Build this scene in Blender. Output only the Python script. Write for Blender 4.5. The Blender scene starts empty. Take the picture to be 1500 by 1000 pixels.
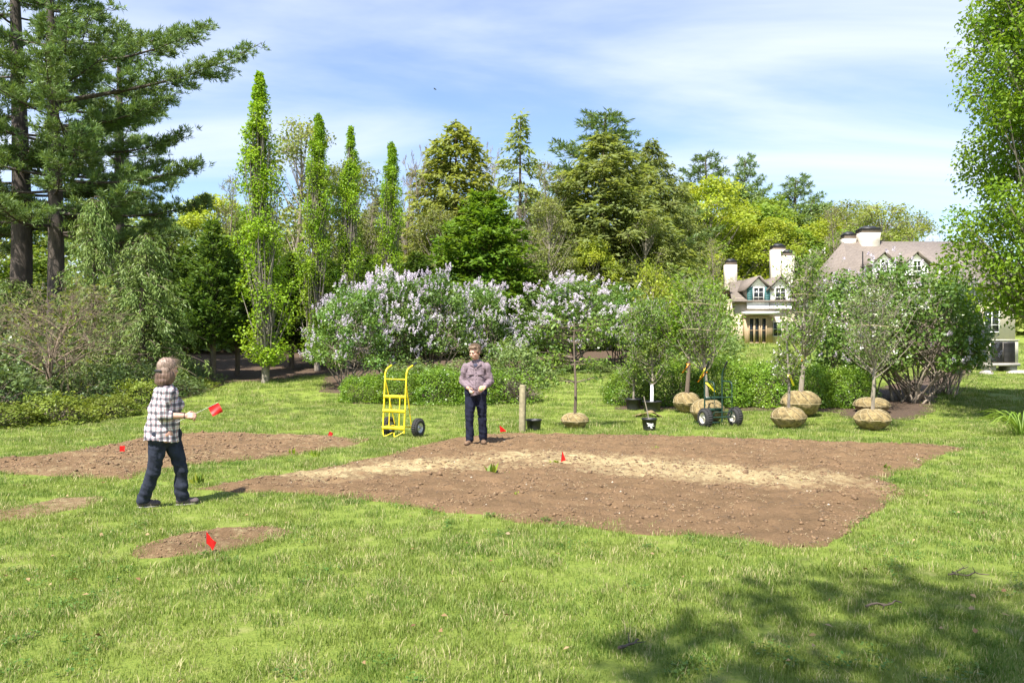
import bpy, bmesh, math, random
import numpy as np
from mathutils import Vector, Matrix
R_ = math.radians
rng = np.random.default_rng(11)
random.seed(11)
SC = bpy.context.scene
COL = SC.collection

# ------------------------------------------------------------------ camera, world, sun, exposure
CAMH, FPX, HORY = 1.8, 1150.0, 506.0
cam_d = bpy.data.cameras.new('camera'); cam = bpy.data.objects.new('camera', cam_d); COL.objects.link(cam)
cam_d.sensor_width = 36.0; cam_d.lens = 36.0 * FPX / 1500.0; cam_d.clip_end = 2000.0; cam_d.clip_start = 0.05
cam_d.shift_y = (HORY - 500.0) / 1500.0
cam.location = (0, 0, CAMH); cam.rotation_euler = (R_(90), 0, 0)
SC.camera = cam
SUN_EL, SUN_AZ = R_(57), R_(208)          # azimuth clockwise from +Y
w = bpy.data.worlds.new('World'); SC.world = w; w.use_nodes = True
def N(nt, t, **kw):
    n = nt.nodes.new(t)
    for k, v in kw.items(): setattr(n, k, v)
    return n
nt = w.node_tree; nt.nodes.clear()
wo = N(nt, 'ShaderNodeOutputWorld'); bg = N(nt, 'ShaderNodeBackground'); sky = N(nt, 'ShaderNodeTexSky', sky_type='NISHITA')
sky.sun_disc = False; sky.sun_elevation = SUN_EL; sky.sun_rotation = SUN_AZ; sky.altitude = 50; sky.air_density = 1.0; sky.dust_density = 0.5; sky.ozone_density = 2.5
tc = N(nt, 'ShaderNodeTexCoord'); sep = N(nt, 'ShaderNodeSeparateXYZ'); nt.links.new(tc.outputs['Generated'], sep.inputs[0])
def M(op, a, b=None, c=None):
    n = N(nt, 'ShaderNodeMath', operation=op)
    for i, v in enumerate((a, b, c)):
        if v is None: continue
        if isinstance(v, (int, float)): n.inputs[i].default_value = v
        else: nt.links.new(v, n.inputs[i])
    return n.outputs[0]
den = M('ADD', M('MAXIMUM', sep.outputs[2], 0.0), 0.12)
cx, cy = M('DIVIDE', sep.outputs[0], den), M('DIVIDE', sep.outputs[1], den)
comb = N(nt, 'ShaderNodeCombineXYZ'); nt.links.new(cx, comb.inputs[0]); nt.links.new(cy, comb.inputs[1])
mp = N(nt, 'ShaderNodeMapping'); mp.inputs['Rotation'].default_value = (0, 0, R_(-38)); mp.inputs['Scale'].default_value = (0.5, 1.5, 1); mp.inputs['Location'].default_value = (0.55, 0.2, 0)
nt.links.new(comb.outputs[0], mp.inputs[0])
n1 = N(nt, 'ShaderNodeTexNoise'); n1.inputs['Scale'].default_value = 0.8; n1.inputs['Detail'].default_value = 7; n1.inputs['Roughness'].default_value = 0.52; n1.inputs['Distortion'].default_value = 0.5
nt.links.new(mp.outputs[0], n1.inputs['Vector'])
cr = N(nt, 'ShaderNodeValToRGB'); cr.color_ramp.elements[0].position = 0.36; cr.color_ramp.elements[1].position = 0.72; cr.color_ramp.interpolation = 'EASE'
nt.links.new(n1.outputs['Fac'], cr.inputs[0])
mx = N(nt, 'ShaderNodeMix', data_type='RGBA'); nt.links.new(M('MULTIPLY', cr.outputs[0], 0.8), mx.inputs[0])
tn = N(nt, 'ShaderNodeMix', data_type='RGBA', blend_type='MULTIPLY'); tn.inputs[0].default_value = 1.0; nt.links.new(sky.outputs[0], tn.inputs[6]); tn.inputs[7].default_value = (1.0, .965, 1.0, 1)
nt.links.new(tn.outputs[2], mx.inputs[6]); mx.inputs[7].default_value = (4.7, 5.0, 5.8, 1)
nt.links.new(mx.outputs[2], bg.inputs[0]); bg.inputs[1].default_value = 0.105
nt.links.new(bg.outputs[0], wo.inputs[0])
sd = bpy.data.lights.new('sun', 'SUN'); sd.energy = 5.0; sd.angle = R_(0.55); sd.color = (1.0, 0.955, 0.88)
sun = bpy.data.objects.new('sun', sd); COL.objects.link(sun)
svec = Vector((-math.sin(SUN_AZ) * math.cos(SUN_EL), -math.cos(SUN_AZ) * math.cos(SUN_EL), -math.sin(SUN_EL)))
sun.rotation_euler = svec.to_track_quat('-Z', 'Y').to_euler(); sun.location = (-20, -30, 50)
vs = SC.view_settings; vs.view_transform = 'Standard'; vs.look = 'None'; vs.exposure = 1.2; vs.gamma = 1.0; vs.use_curve_mapping = False
SC.cycles.max_bounces = 6; SC.cycles.diffuse_bounces = 3; SC.cycles.transmission_bounces = 4; SC.cycles.transparent_max_bounces = 4

# ------------------------------------------------------------------ helpers
def gz(x, y):
    """height of the ground: flat garden, then a lawn rising to the house terrace"""
    y = np.asarray(y, float); x = np.asarray(x, float)
    t = np.clip((y - 18.5) / 33.0, 0, 1); s = t * t * (3 - 2 * t) * 0.35 + t * 0.65
    far = np.clip((y - 68) / 60.0, 0, 1)
    return 1.85 * s + far * far * 4.0
def at(px, d):
    x = (px - 750.0) / FPX * d
    return (x, d, float(gz(x, d)))
def zof(py, d): return CAMH - (py - HORY) / FPX * d
def gpt(px, py):
    """pixel on the flat part of the garden -> ground x, y"""
    lo, hi = 1.0, 60.0
    for _ in range(50):
        d = .5 * (lo + hi)
        if HORY + (CAMH - float(gz(0, d))) / d * FPX > py: lo = d
        else: hi = d
    return ((px - 750.0) / FPX * d, d)

class MB:
    def __init__(s): s.v = []; s.f = {3: [], 4: []}; s.t = []; s.n = 0
    def add(s, V, F, tint=0.5):
        V = np.asarray(V, float).reshape(-1, 3); F = np.asarray(F, int)
        s.v.append(V); s.f[F.shape[1]].append(F + s.n); s.n += len(V)
        s.t.append(np.full(len(V), tint) if np.isscalar(tint) else np.asarray(tint, float))
        return s
    def mesh(s, name, smooth=False):
        me = bpy.data.meshes.new(name)
        V = np.concatenate(s.v); me.vertices.add(len(V)); me.vertices.foreach_set('co', V.ravel())
        q = np.concatenate(s.f[4]) if s.f[4] else np.zeros((0, 4), int)
        t = np.concatenate(s.f[3]) if s.f[3] else np.zeros((0, 3), int)
        L = np.concatenate([q.ravel(), t.ravel()]); me.loops.add(len(L)); me.loops.foreach_set('vertex_index', L)
        st = np.concatenate([np.arange(len(q)) * 4, len(q) * 4 + np.arange(len(t)) * 3]); me.polygons.add(len(st)); me.polygons.foreach_set('loop_start', st)
        a = me.attributes.new('tint', 'FLOAT', 'POINT'); a.data.foreach_set('value', np.concatenate(s.t))
        if smooth: me.polygons.foreach_set('use_smooth', np.ones(len(st), bool))
        me.update(calc_edges=True)
        return me
    def build(s, name, mat, parent=None, smooth=False):
        return obj(name, s.mesh(name, smooth), mat, parent)
def obj(name, me, mat, parent=None):
    if mat is not None and not me.materials: me.materials.append(mat)
    o = bpy.data.objects.new(name, me); COL.objects.link(o)
    if parent is not None: o.parent = parent
    return o
def empty(name, loc, rz=0.0, scale=(1, 1, 1)):
    o = bpy.data.objects.new(name, None); COL.objects.link(o); o.location = loc; o.rotation_euler = (0, 0, rz); o.scale = scale
    o.empty_display_size = 0.2
    return o
def tag(o, label=None, cat=None, group=None, kind=None):
    for k, v in (('label', label), ('category', cat), ('group', group), ('kind', kind)):
        if v: o[k] = v
    return o
def unit(v): 
    v = np.asarray(v, float); return v / (np.linalg.norm(v, axis=-1, keepdims=True) + 1e-9)
def rdir(n): return unit(rng.normal(size=(n, 3)))
def tube(mb, P, Rr, n=6, tint=0.5, cap=True):
    P = np.asarray(P, float); k = len(P); Rr = np.broadcast_to(np.asarray(Rr, float), (k,))
    T = unit(np.gradient(P, axis=0)); ref = np.array([0, 0, 1.0]) if abs(T[:, 2]).mean() < 0.8 else np.array([1.0, 0, 0])
    A = unit(np.cross(T, ref)); B = np.cross(T, A)
    a = np.arange(n) * 2 * np.pi / n
    V = P[:, None] + Rr[:, None, None] * (np.cos(a)[None, :, None] * A[:, None] + np.sin(a)[None, :, None] * B[:, None])
    i = np.arange(k - 1)[:, None] * n; j = np.arange(n)[None]; j2 = (j + 1) % n
    F = np.stack([i + j, i + j2, i + n + j2, i + n + j], -1).reshape(-1, 4)
    mb.add(V.reshape(-1, 3), F, tint)
    if cap:
        for e in (0, k - 1):
            ring = V[e]; c = P[e][None]
            Fc = np.stack([np.arange(n), (np.arange(n) + 1) % n, np.full(n, n)], -1)
            mb.add(np.concatenate([ring, c]), Fc, tint)
def twigs(mb, S, E, r0, r1, sag=0.0, n=3, seg=2, tint=0.5):
    """many thin tubes at once, S -> E with a bow"""
    m = len(S)
    if m == 0: return
    T = unit(E - S); ref = np.where(np.abs(T[:, 2:3]) < 0.9, np.array([[0, 0, 1.0]]), np.array([[1.0, 0, 0]]))
    A = unit(np.cross(T, ref)); B = np.cross(T, A)
    a = np.arange(n) * 2 * np.pi / n; ring = np.cos(a)[None, :, None] * A[:, None] + np.sin(a)[None, :, None] * B[:, None]
    r0 = np.broadcast_to(r0, (m,)); r1 = np.broadcast_to(r1, (m,)); sag = np.broadcast_to(sag, (m,))
    lay = []
    for q in range(seg + 1):
        u = q / seg; c = S + (E - S) * u; c = c + np.stack([0 * sag, 0 * sag, sag * 4 * u * (1 - u)], -1)
        lay.append(c[:, None] + (r0 + (r1 - r0) * u)[:, None, None] * ring)
    V = np.stack(lay, 1)
    base = np.arange(m)[:, None, None] * ((seg + 1) * n); i = np.arange(seg)[None, :, None] * n; j = np.arange(n)[None, None]; j2 = (j + 1) % n
    F = np.stack([base + i + j, base + i + j2, base + i + n + j2, base + i + n + j], -1).reshape(-1, 4)
    mb.add(V.reshape(-1, 3), F, tint)
def leaves(mb, C, A, Nn, L, W, tint=None, fold=0.12):
    """one folded kite per leaf"""
    m = len(C); A = unit(A); Nn = unit(Nn - (Nn * A).sum(-1, keepdims=True) * A); S = np.cross(A, Nn)
    L = np.broadcast_to(L, (m,))[:, None]; W = np.broadcast_to(W, (m,))[:, None]
    mid = C + A * L * 0.45 + Nn * W * fold
    V = np.stack([C, mid + S * W * .5, C + A * L, mid - S * W * .5], 1)
    F = np.arange(m)[:, None] * 4 + np.arange(4)[None]
    if tint is None: tint = rng.random(m)
    mb.add(V.reshape(-1, 3), F, np.repeat(np.clip(tint, 0, 1), 4))
def box(mb, c, s, rz=0.0, tint=0.5):
    x, y, z = np.array(s) / 2.0
    V = np.array([[-x, -y, -z], [x, -y, -z], [x, y, -z], [-x, y, -z], [-x, -y, z], [x, -y, z], [x, y, z], [-x, y, z]])
    ca, sa = math.cos(rz), math.sin(rz); V = V @ np.array([[ca, sa, 0], [-sa, ca, 0], [0, 0, 1]])
    mb.add(V + np.array(c), [[0, 3, 2, 1], [4, 5, 6, 7], [0, 1, 5, 4], [1, 2, 6, 5], [2, 3, 7, 6], [3, 0, 4, 7]], tint)
def lathe(mb, prof, n=24, c=(0, 0, 0), tint=0.5):
    prof = np.array(prof, float); k = len(prof); a = np.arange(n) * 2 * np.pi / n
    V = np.stack([prof[:, 0:1] * np.cos(a), prof[:, 0:1] * np.sin(a), np.repeat(prof[:, 1:2], n, 1)], -1) + np.array(c)
    i = np.arange(k - 1)[:, None] * n; j = np.arange(n)[None]; j2 = (j + 1) % n
    mb.add(V.reshape(-1, 3), np.stack([i + j, i + j2, i + n + j2, i + n + j], -1).reshape(-1, 4), tint)
_vg = rng.random((64, 64, 8))
def vnoise(x, y, f=1.0, k=0):
    """tileable 2-D value noise, 0..1"""
    x = np.asarray(x) * f + 17.3 * k; y = np.asarray(y) * f + 5.1 * k
    xi = np.floor(x).astype(int); yi = np.floor(y).astype(int); u = x - xi; v = y - yi; u = u * u * (3 - 2 * u); v = v * v * (3 - 2 * v)
    g = _vg[:, :, k % 8]; a = g[xi % 64, yi % 64]; b = g[(xi + 1) % 64, yi % 64]; c = g[xi % 64, (yi + 1) % 64]; d = g[(xi + 1) % 64, (yi + 1) % 64]
    return (a * (1 - u) + b * u) * (1 - v) + (c * (1 - u) + d * u) * v
def fbm(x, y, f=1.0, o=4, k=0):
    s = 0; a = 0.5; tot = 0
    for i in range(o): s = s + a * vnoise(x, y, f * 2 ** i, k + i); tot += a; a *= 0.55
    return s / tot
def inpoly(x, y, poly):
    ins = np.zeros(np.shape(x), bool); n = len(poly)
    for i in range(n):
        x1, y1 = poly[i]; x2, y2 = poly[(i + 1) % n]
        c = (y1 > y) != (y2 > y)
        ins ^= c & (x < (x2 - x1) * (y - y1) / ((y2 - y1) + 1e-12) + x1)
    return ins
def pdist(x, y, poly):
    d = np.full(np.shape(x), 1e9); n = len(poly)
    for i in range(n):
        a = np.array(poly[i]); b = np.array(poly[(i + 1) % n]); e = b - a
        t = np.clip(((x - a[0]) * e[0] + (y - a[1]) * e[1]) / (e @ e + 1e-12), 0, 1)
        d = np.minimum(d, np.hypot(x - a[0] - t * e[0], y - a[1] - t * e[1]))
    return d

# ------------------------------------------------------------------ materials
def mat(name):
    m = bpy.data.materials.new(name); m.use_nodes = True; t = m.node_tree; t.nodes.clear()
    o = N(t, 'ShaderNodeOutputMaterial'); p = N(t, 'ShaderNodeBsdfPrincipled'); t.links.new(p.outputs[0], o.inputs[0])
    return m, t, p, o
def mixc(t, f, a, b, mode='MIX'):
    n = N(t, 'ShaderNodeMix', data_type='RGBA', blend_type=mode)
    for i, v in ((0, f), (6, a), (7, b)):
        if isinstance(v, (int, float)): n.inputs[i].default_value = v
        elif isinstance(v, tuple): n.inputs[i].default_value = (*v, 1)
        else: t.links.new(v, n.inputs[i])
    return n.outputs[2]
def noise(t, scale, detail=4, coord='Object', rough=0.6, vec=None):
    n = N(t, 'ShaderNodeTexNoise'); n.inputs['Scale'].default_value = scale; n.inputs['Detail'].default_value = detail; n.inputs['Roughness'].default_value = rough
    if vec is None: vec = N(t, 'ShaderNodeTexCoord').outputs[coord]
    t.links.new(vec, n.inputs['Vector']); return n.outputs['Fac']
def ramp(t, f, p0, p1, c0=(0, 0, 0), c1=(1, 1, 1)):
    n = N(t, 'ShaderNodeValToRGB'); e = n.color_ramp.elements; e[0].position = p0; e[1].position = p1; e[0].color = (*c0, 1); e[1].color = (*c1, 1)
    t.links.new(f, n.inputs[0]); return n.outputs[0]
def bump(t, p, h, strength=0.4, dist=0.02):
    b = N(t, 'ShaderNodeBump'); b.inputs['Strength'].default_value = strength; b.inputs['Distance'].default_value = dist
    t.links.new(h, b.inputs['Height']); t.links.new(b.outputs[0], p.inputs['Normal'])
def attr(t, name='tint'):
    return N(t, 'ShaderNodeAttribute', attribute_name=name).outputs['Fac']
def leafmat(name, ca, cb, trans=0.35, rough=0.5, spec=0.3, vary=0.10, obvar=0.2, tr_tint=(1.15, 1.1, 0.5)):
    m, t, p, o = mat(name)
    c = mixc(t, attr(t), ca, cb)
    oi = N(t, 'ShaderNodeObjectInfo').outputs['Random']
    nz = noise(t, 0.9, 3)
    hs = N(t, 'ShaderNodeHueSaturation')
    mr = N(t, 'ShaderNodeMapRange'); t.links.new(oi, mr.inputs[0]); mr.inputs[3].default_value = 1 - obvar; mr.inputs[4].default_value = 1 + obvar
    mr2 = N(t, 'ShaderNodeMapRange'); t.links.new(nz, mr2.inputs[0]); mr2.inputs[1].default_value = .3; mr2.inputs[2].default_value = .7; mr2.inputs[3].default_value = .5 - vary * .15; mr2.inputs[4].default_value = .5 + vary * .15
    t.links.new(c, hs.inputs['Color']); t.links.new(mr.outputs[0], hs.inputs['Value']); t.links.new(mr2.outputs[0], hs.inputs['Hue'])
    t.links.new(hs.outputs[0], p.inputs['Base Color']); p.inputs['Roughness'].default_value = rough; p.inputs['Specular IOR Level'].default_value = spec
    if trans > 0:
        tr = N(t, 'ShaderNodeBsdfTranslucent'); t.links.new(mixc(t, 1.0, hs.outputs[0], tr_tint, 'MULTIPLY'), tr.inputs[0])
        ms = N(t, 'ShaderNodeMixShader'); ms.inputs[0].default_value = trans; t.links.new(p.outputs[0], ms.inputs[1]); t.links.new(tr.outputs[0], ms.inputs[2]); t.links.new(ms.outputs[0], o.inputs[0])
    return m
def barkmat(name, ca, cb, scale=9.0):
    m, t, p, o = mat(name)
    tcn = N(t, 'ShaderNodeTexCoord').outputs['Object']; mpn = N(t, 'ShaderNodeMapping'); mpn.inputs['Scale'].default_value = (1, 1, 0.22); t.links.new(tcn, mpn.inputs[0])
    f = noise(t, scale, 6, vec=mpn.outputs[0], rough=.7)
    t.links.new(ramp(t, f, .32, .68, ca, cb), p.inputs['Base Color']); p.inputs['Roughness'].default_value = .9; bump(t, p, f, .9, .03)
    return m
def plain(name, c, rough=0.5, metal=0.0, var=0.15, scale=12.0, bmp=0.0, spec=0.5):
    m, t, p, o = mat(name); f = noise(t, scale, 5)
    t.links.new(ramp(t, f, .3, .7, tuple(x * (1 - var) for x in c), tuple(min(1, x * (1 + var)) for x in c)), p.inputs['Base Color'])
    p.inputs['Roughness'].default_value = rough; p.inputs['Metallic'].default_value = metal; p.inputs['Specular IOR Level'].default_value = spec
    if bmp: bump(t, p, f, bmp, .01)
    return m
# ------------------------------------------------------------------ ground, beds, grass
def outline(pix, wob=0.10, step=0.12):
    P = [gpt(*p) for p in pix]; out = []
    for i in range(len(P)):
        a = np.array(P[i]); b = np.array(P[(i + 1) % len(P)]); k = max(1, int(np.linalg.norm(b - a) / step))
        for q in range(k):
            c = a + (b - a) * q / k; out.append((c[0] + wob * (fbm(c[0], c[1], 2.2, 3, 1) - .5) * 2, c[1] + wob * (fbm(c[0], c[1], 2.2, 3, 3) - .5) * 2))
    return out
BED_MAIN = outline([(285, 716), (350, 706), (420, 694), (500, 681), (560, 668), (610, 655), (650, 646), (700, 638), (760, 636), (830, 637), (950, 639), (1100, 643), (1250, 648), (1360, 652), (1418, 657), (1375, 668), (1345, 684), (1306, 690), (1298, 704), (1326, 722), (1290, 746), (1250, 772), (1215, 799), (1140, 804), (1080, 788), (1000, 783), (920, 781), (850, 770), (760, 766), (700, 754), (640, 750), (590, 739), (500, 730), (420, 722), (350, 722)])
BED_LEFT = outline([(-120, 690), (-40, 680), (0, 673), (60, 668), (130, 658), (200, 645), (260, 638), (330, 634), (400, 637), (480, 640), (540, 645), (500, 656), (430, 666), (350, 675), (280, 682), (215, 690), (190, 702), (130, 700), (60, 697), (0, 692), (-60, 700), (-120, 705)])
BED_SMALL = outline([(195, 802), (235, 790), (290, 782), (330, 775), (395, 771), (422, 780), (375, 797), (310, 813), (240, 819), (205, 818)], .14)
def mulch_poly(pts): return [at(px, d)[:2] for px, d in pts]
MULCH_LEFT = mulch_poly([(-200, 17.6), (-60, 16.6), (40, 17.2), (110, 18.2), (170, 19.5), (240, 22), (310, 26), (330, 28), (400, 28.6), (470, 31), (520, 34), (420, 60), (-900, 60), (-900, 17)])
MULCH_LILAC = mulch_poly([(470, 25.2), (515, 24.6), (520, 22.2), (780, 22.4), (785, 27), (770, 31.5), (900, 32.2), (960, 33), (930, 48), (560, 48), (480, 32)])
MULCH_RIGHT = mulch_poly([(905, 20.9), (1100, 20.7), (1225, 20.4), (1240, 19.2), (1330, 18.9), (1365, 20.5), (1370, 25), (1420, 31), (1420, 36), (1300, 27), (1250, 23.5), (1090, 23), (905, 23)])
BEDS = [BED_MAIN, BED_LEFT, BED_SMALL]; MULCH = [MULCH_LEFT, MULCH_LILAC, MULCH_RIGHT]

# lawn sheet
m_lawn, t, p, o = mat('lawn_turf')
geo = N(t, 'ShaderNodeNewGeometry').outputs['Position']
f1 = noise(t, .55, 5, vec=geo); f2 = noise(t, 26.0, 6, vec=geo, rough=.75); f3 = noise(t, 3.1, 5, vec=geo)
c = mixc(t, ramp(t, f2, .3, .72), (.12, .18, .022), (.25, .295, .055))
c = mixc(t, ramp(t, f3, .56, .78), c, (.31, .30, .11))
t.links.new(c, p.inputs['Base Color']); p.inputs['Roughness'].default_value = .8; p.inputs['Specular IOR Level'].default_value = .2; bump(t, p, f2, .8, .04)
xs = np.concatenate([np.linspace(-900, -60, 15)[:-1], np.linspace(-60, 60, 161), np.linspace(60, 900, 15)[1:]]); ys = np.concatenate([np.linspace(-300, -5, 8)[:-1], np.linspace(-5, 70, 151), np.linspace(70, 135, 20)[1:], np.linspace(135, 1500, 10)[1:]])
gx, gy = np.meshgrid(xs, ys); nx, ny = len(xs), len(ys)
lift = (fbm(gx, gy, .35, 3, 2) - .5) * .10 * np.clip((gy - 16) / 6, 0, 1)
near = np.zeros_like(gx, bool)
V = np.stack([gx, gy, gz(gx, gy)], -1).reshape(-1, 3)
i = np.arange(ny - 1)[:, None] * nx; j = np.arange(nx - 1)[None]
F = np.stack([i + j, i + j + 1, i + nx + j + 1, i + nx + j], -1).reshape(-1, 4)
mb = MB(); mb.add(V, F); tag(mb.build('lawn', m_lawn, smooth=True), kind='structure')

def sheet(name, poly, step, hfun, material, tintfun, skirt=0.05):
    P = np.array(poly); x0, y0 = P.min(0) - step; x1, y1 = P.max(0) + step
    xs = np.arange(x0, x1, step); ys = np.arange(y0, y1, step); X, Y = np.meshgrid(xs, ys)
    d = pdist(X, Y, poly); ins = inpoly(X, Y, poly); sd = np.where(ins, d, -d)
    Z = gz(X, Y) + hfun(X, Y, np.maximum(sd, 0)) - np.clip(-sd / step, 0, 1.5) * .06
    keep = sd > -step * 1.5
    idx = -np.ones(X.shape, int); idx[keep] = np.arange(keep.sum())
    q = np.stack([idx[:-1, :-1], idx[:-1, 1:], idx[1:, 1:], idx[1:, :-1]], -1).reshape(-1, 4); q = q[(q >= 0).all(1)]
    mb = MB(); mb.add(np.stack([X, Y, Z], -1)[keep], q, tintfun(X, Y)[keep]); return mb.build(name, material, smooth=True)
m_soil, t, p, o = mat('garden_soil')
geo = N(t, 'ShaderNodeNewGeometry').outputs['Position']
fa = noise(t, 2.2, 5, vec=geo); fb = noise(t, 34, 6, vec=geo, rough=.8); fc = noise(t, 11, 5, vec=geo)
dark = mixc(t, ramp(t, fa, .35, .65), (.205, .135, .074), (.285, .185, .102)); lite = mixc(t, ramp(t, fc, .3, .7), (.38, .28, .145), (.58, .48, .27))
n_ = N(t, 'ShaderNodeMath', operation='MULTIPLY_ADD'); t.links.new(fc, n_.inputs[0]); n_.inputs[1].default_value = .7; t.links.new(attr(t), n_.inputs[2])
c = mixc(t, ramp(t, n_.outputs[0], .62, .98), dark, lite)
c = mixc(t, ramp(t, fb, .30, .70), mixc(t, 1.0, c, (.62, .58, .55), 'MULTIPLY'), c)
t.links.new(c, p.inputs['Base Color']); p.inputs['Roughness'].default_value = .95; p.inputs['Specular IOR Level'].default_value = .1; bump(t, p, fb, 1.0, .035)
def soil_h(X, Y, d):
    e = np.clip(d / .25, 0, 1)
    return .012 + e * (.03 + .05 * (fbm(X, Y, 1.1, 3, 1) - .4) + .075 * (fbm(X, Y, 4.5, 3, 4) - .5) + .05 * (fbm(X, Y, 13.0, 2, 2) - .5) + .012 * np.sin((X * .35 + Y) * 17 + 5 * fbm(X, Y, .8, 2, 3)) * np.clip((fbm(X, Y, .5, 2, 6) - .4) * 6, 0, 1))
def soil_tint(X, Y):
    # a dry straw-coloured band across the middle of the bed
    L = np.array([gpt(520, 692), gpt(640, 684), gpt(760, 676), gpt(850, 678), gpt(1000, 690), gpt(1090, 698), gpt(1160, 709)])
    d = np.full(X.shape, 1e9)
    for a, b in zip(L[:-1], L[1:]):
        e = b - a; tt = np.clip(((X - a[0]) * e[0] + (Y - a[1]) * e[1]) / (e @ e), 0, 1); d = np.minimum(d, np.hypot(X - a[0] - tt * e[0], (Y - a[1] - tt * e[1])))
    return np.clip(.86 - d / 1.9, 0, 1) * np.clip(-.15 + 1.9 * fbm(X, Y, .9, 3, 5), 0, 1.2)
tag(sheet('soil_bed', BED_MAIN, .045, soil_h, m_soil, soil_tint), kind='structure')
tag(sheet('soil_bed', BED_LEFT, .06, soil_h, m_soil, lambda X, Y: .34 * fbm(X, Y, .6, 3, 6) + .1), kind='structure')
BED_DRY = outline([(-60, 756), (30, 740), (90, 730), (150, 727), (142, 738), (80, 750), (20, 762), (-60, 772)], .14)
tag(sheet('soil_patch', BED_DRY, .05, lambda X, Y, d: soil_h(X, Y, d) * .5, m_soil, lambda X, Y: .22 + .3 * fbm(X, Y, 1.2, 3, 6)), kind='structure')
tag(sheet('soil_patch', BED_SMALL, .04, soil_h, m_soil, lambda X, Y: .45 * fbm(X, Y, 1.2, 3, 6) + .15), kind='structure')
m_mulch, t, p, o = mat('bark_mulch')
geo = N(t, 'ShaderNodeNewGeometry').outputs['Position']; fb = noise(t, 22, 6, vec=geo, rough=.8)
t.links.new(ramp(t, fb, .3, .72, (.035, .022, .014), (.16, .10, .06)), p.inputs['Base Color']); p.inputs['Roughness'].default_value = .95; bump(t, p, fb, 1, .05)
for mp_ in MULCH: tag(sheet('mulch_bed', mp_, .25, lambda X, Y, d: .02 + np.clip(d, 0, 1) * .06 * fbm(X, Y, 1.5, 3, 2), m_mulch, lambda X, Y: X * 0 + .5), kind='structure')

# soil crumbs, clods and straw litter on the beds
m_clod = plain('soil_clod', (.17, .105, .055), .95, 0, .5, 30); m_straw = plain('dry_straw', (.52, .42, .24), .8, 0, .3, 20); m_twig = plain('twig_bark', (.10, .075, .055), .9, 0, .4, 25)
OCT = np.array([[1, 0, 0], [-1, 0, 0], [0, 1, 0], [0, -1, 0], [0, 0, 1], [0, 0, -1.0]]); OCTF = np.array([[0, 2, 4], [2, 1, 4], [1, 3, 4], [3, 0, 4], [2, 0, 5], [1, 2, 5], [3, 1, 5], [0, 3, 5]])
def clods(name, poly, n, smin, smax, material, flat=.6):
    P = np.array(poly); a, b = P.min(0), P.max(0); X = rng.uniform(a[0], b[0], n * 3); Y = rng.uniform(a[1], b[1], n * 3)
    k = inpoly(X, Y, poly) & (fbm(X, Y, 2.3, 3, 3) > .42); X, Y = X[k][:n], Y[k][:n]; n = len(X)
    d = pdist(X, Y, poly); Z = gz(X, Y) + soil_h(X, Y, d)
    s = smin + (smax - smin) * rng.random(n) ** 4
    V = OCT[None] * (s[:, None, None] * rng.uniform(.5, 1.3, (n, 6, 1))); V[..., 2] *= flat
    ang = rng.random(n) * 6.28; ca, sa = np.cos(ang)[:, None], np.sin(ang)[:, None]
    V = np.stack([V[..., 0] * ca - V[..., 1] * sa, V[..., 0] * sa + V[..., 1] * ca, V[..., 2]], -1) + np.stack([X, Y, Z], -1)[:, None]
    mb = MB(); mb.add(V.reshape(-1, 3), (OCTF[None] + np.arange(n)[:, None, None] * 6).reshape(-1, 3), np.repeat(rng.random(n), 6))
    tag(mb.build(name, material), kind='stuff')
clods('soil_crumbs', BED_MAIN, 16000, .004, .038, m_clod); clods('soil_crumbs', BED_LEFT, 4000, .008, .05, m_clod); clods('soil_crumbs', BED_SMALL, 700, .005, .025, m_clod)
clods('soil_clods', BED_MAIN, 220, .02, .06, m_clod, .7); clods('soil_clods', BED_LEFT, 110, .02, .06, m_clod, .7)
clods('pale_pebbles', BED_MAIN, 300, .006, .026, plain('pale_stone', (.46, .39, .30), .8, 0, .3, 9))
def litter(name, poly, n, material, lmin, lmax, r):
    P = np.array(poly); a, b = P.min(0), P.max(0); X = rng.uniform(a[0], b[0], n); Y = rng.uniform(a[1], b[1], n); k = inpoly(X, Y, poly); X, Y = X[k], Y[k]
    d = pdist(X, Y, poly); Z = gz(X, Y) + soil_h(X, Y, d) + .012; l = rng.uniform(lmin, lmax, len(X)); a = rng.random(len(X)) * 6.28
    S = np.stack([X, Y, Z], -1); E = S + np.stack([np.cos(a) * l, np.sin(a) * l, rng.uniform(-.01, .02, len(X))], -1)
    mb = MB(); twigs(mb, S, E, r, r * .6, rng.uniform(0, .02, len(X))); tag(mb.build(name, material), kind='stuff')
litter('straw_litter', BED_MAIN, 2200, m_straw, .015, .07, .0016); litter('straw_litter', BED_LEFT, 700, m_straw, .02, .08, .002)
litter('root_litter', BED_MAIN, 1300, m_twig, .02, .13, .003); litter('root_litter', BED_LEFT, 450, m_twig, .03, .14, .0035)

# grass: tufts of real blades, scattered over the lawn by geometry nodes
m_grass, t, p, o = mat('grass_blade')
geo = N(t, 'ShaderNodeNewGeometry').outputs['Position']; oi = N(t, 'ShaderNodeObjectInfo')
f1 = noise(t, .8, 4, vec=oi.outputs['Location']); f2 = noise(t, 3.0, 3, vec=oi.outputs['Location'])
c = mixc(t, ramp(t, f1, .38, .62), (.10, .18, .023), (.20, .258, .044))
c = mixc(t, ramp(t, attr(t), .55, 1.0), c, (.30, .335, .10))
st = N(t, 'ShaderNodeMath', operation='GREATER_THAN'); st.inputs[1].default_value = .985
th = N(t, 'ShaderNodeMath', operation='MULTIPLY_ADD'); t.links.new(ramp(t, f2, .45, .72), th.inputs[0]); th.inputs[1].default_value = .55; t.links.new(attr(t, 'dry'), th.inputs[2]); t.links.new(th.outputs[0], st.inputs[0])
c = mixc(t, st.outputs[0], c, (.50, .44, .23))
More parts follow.
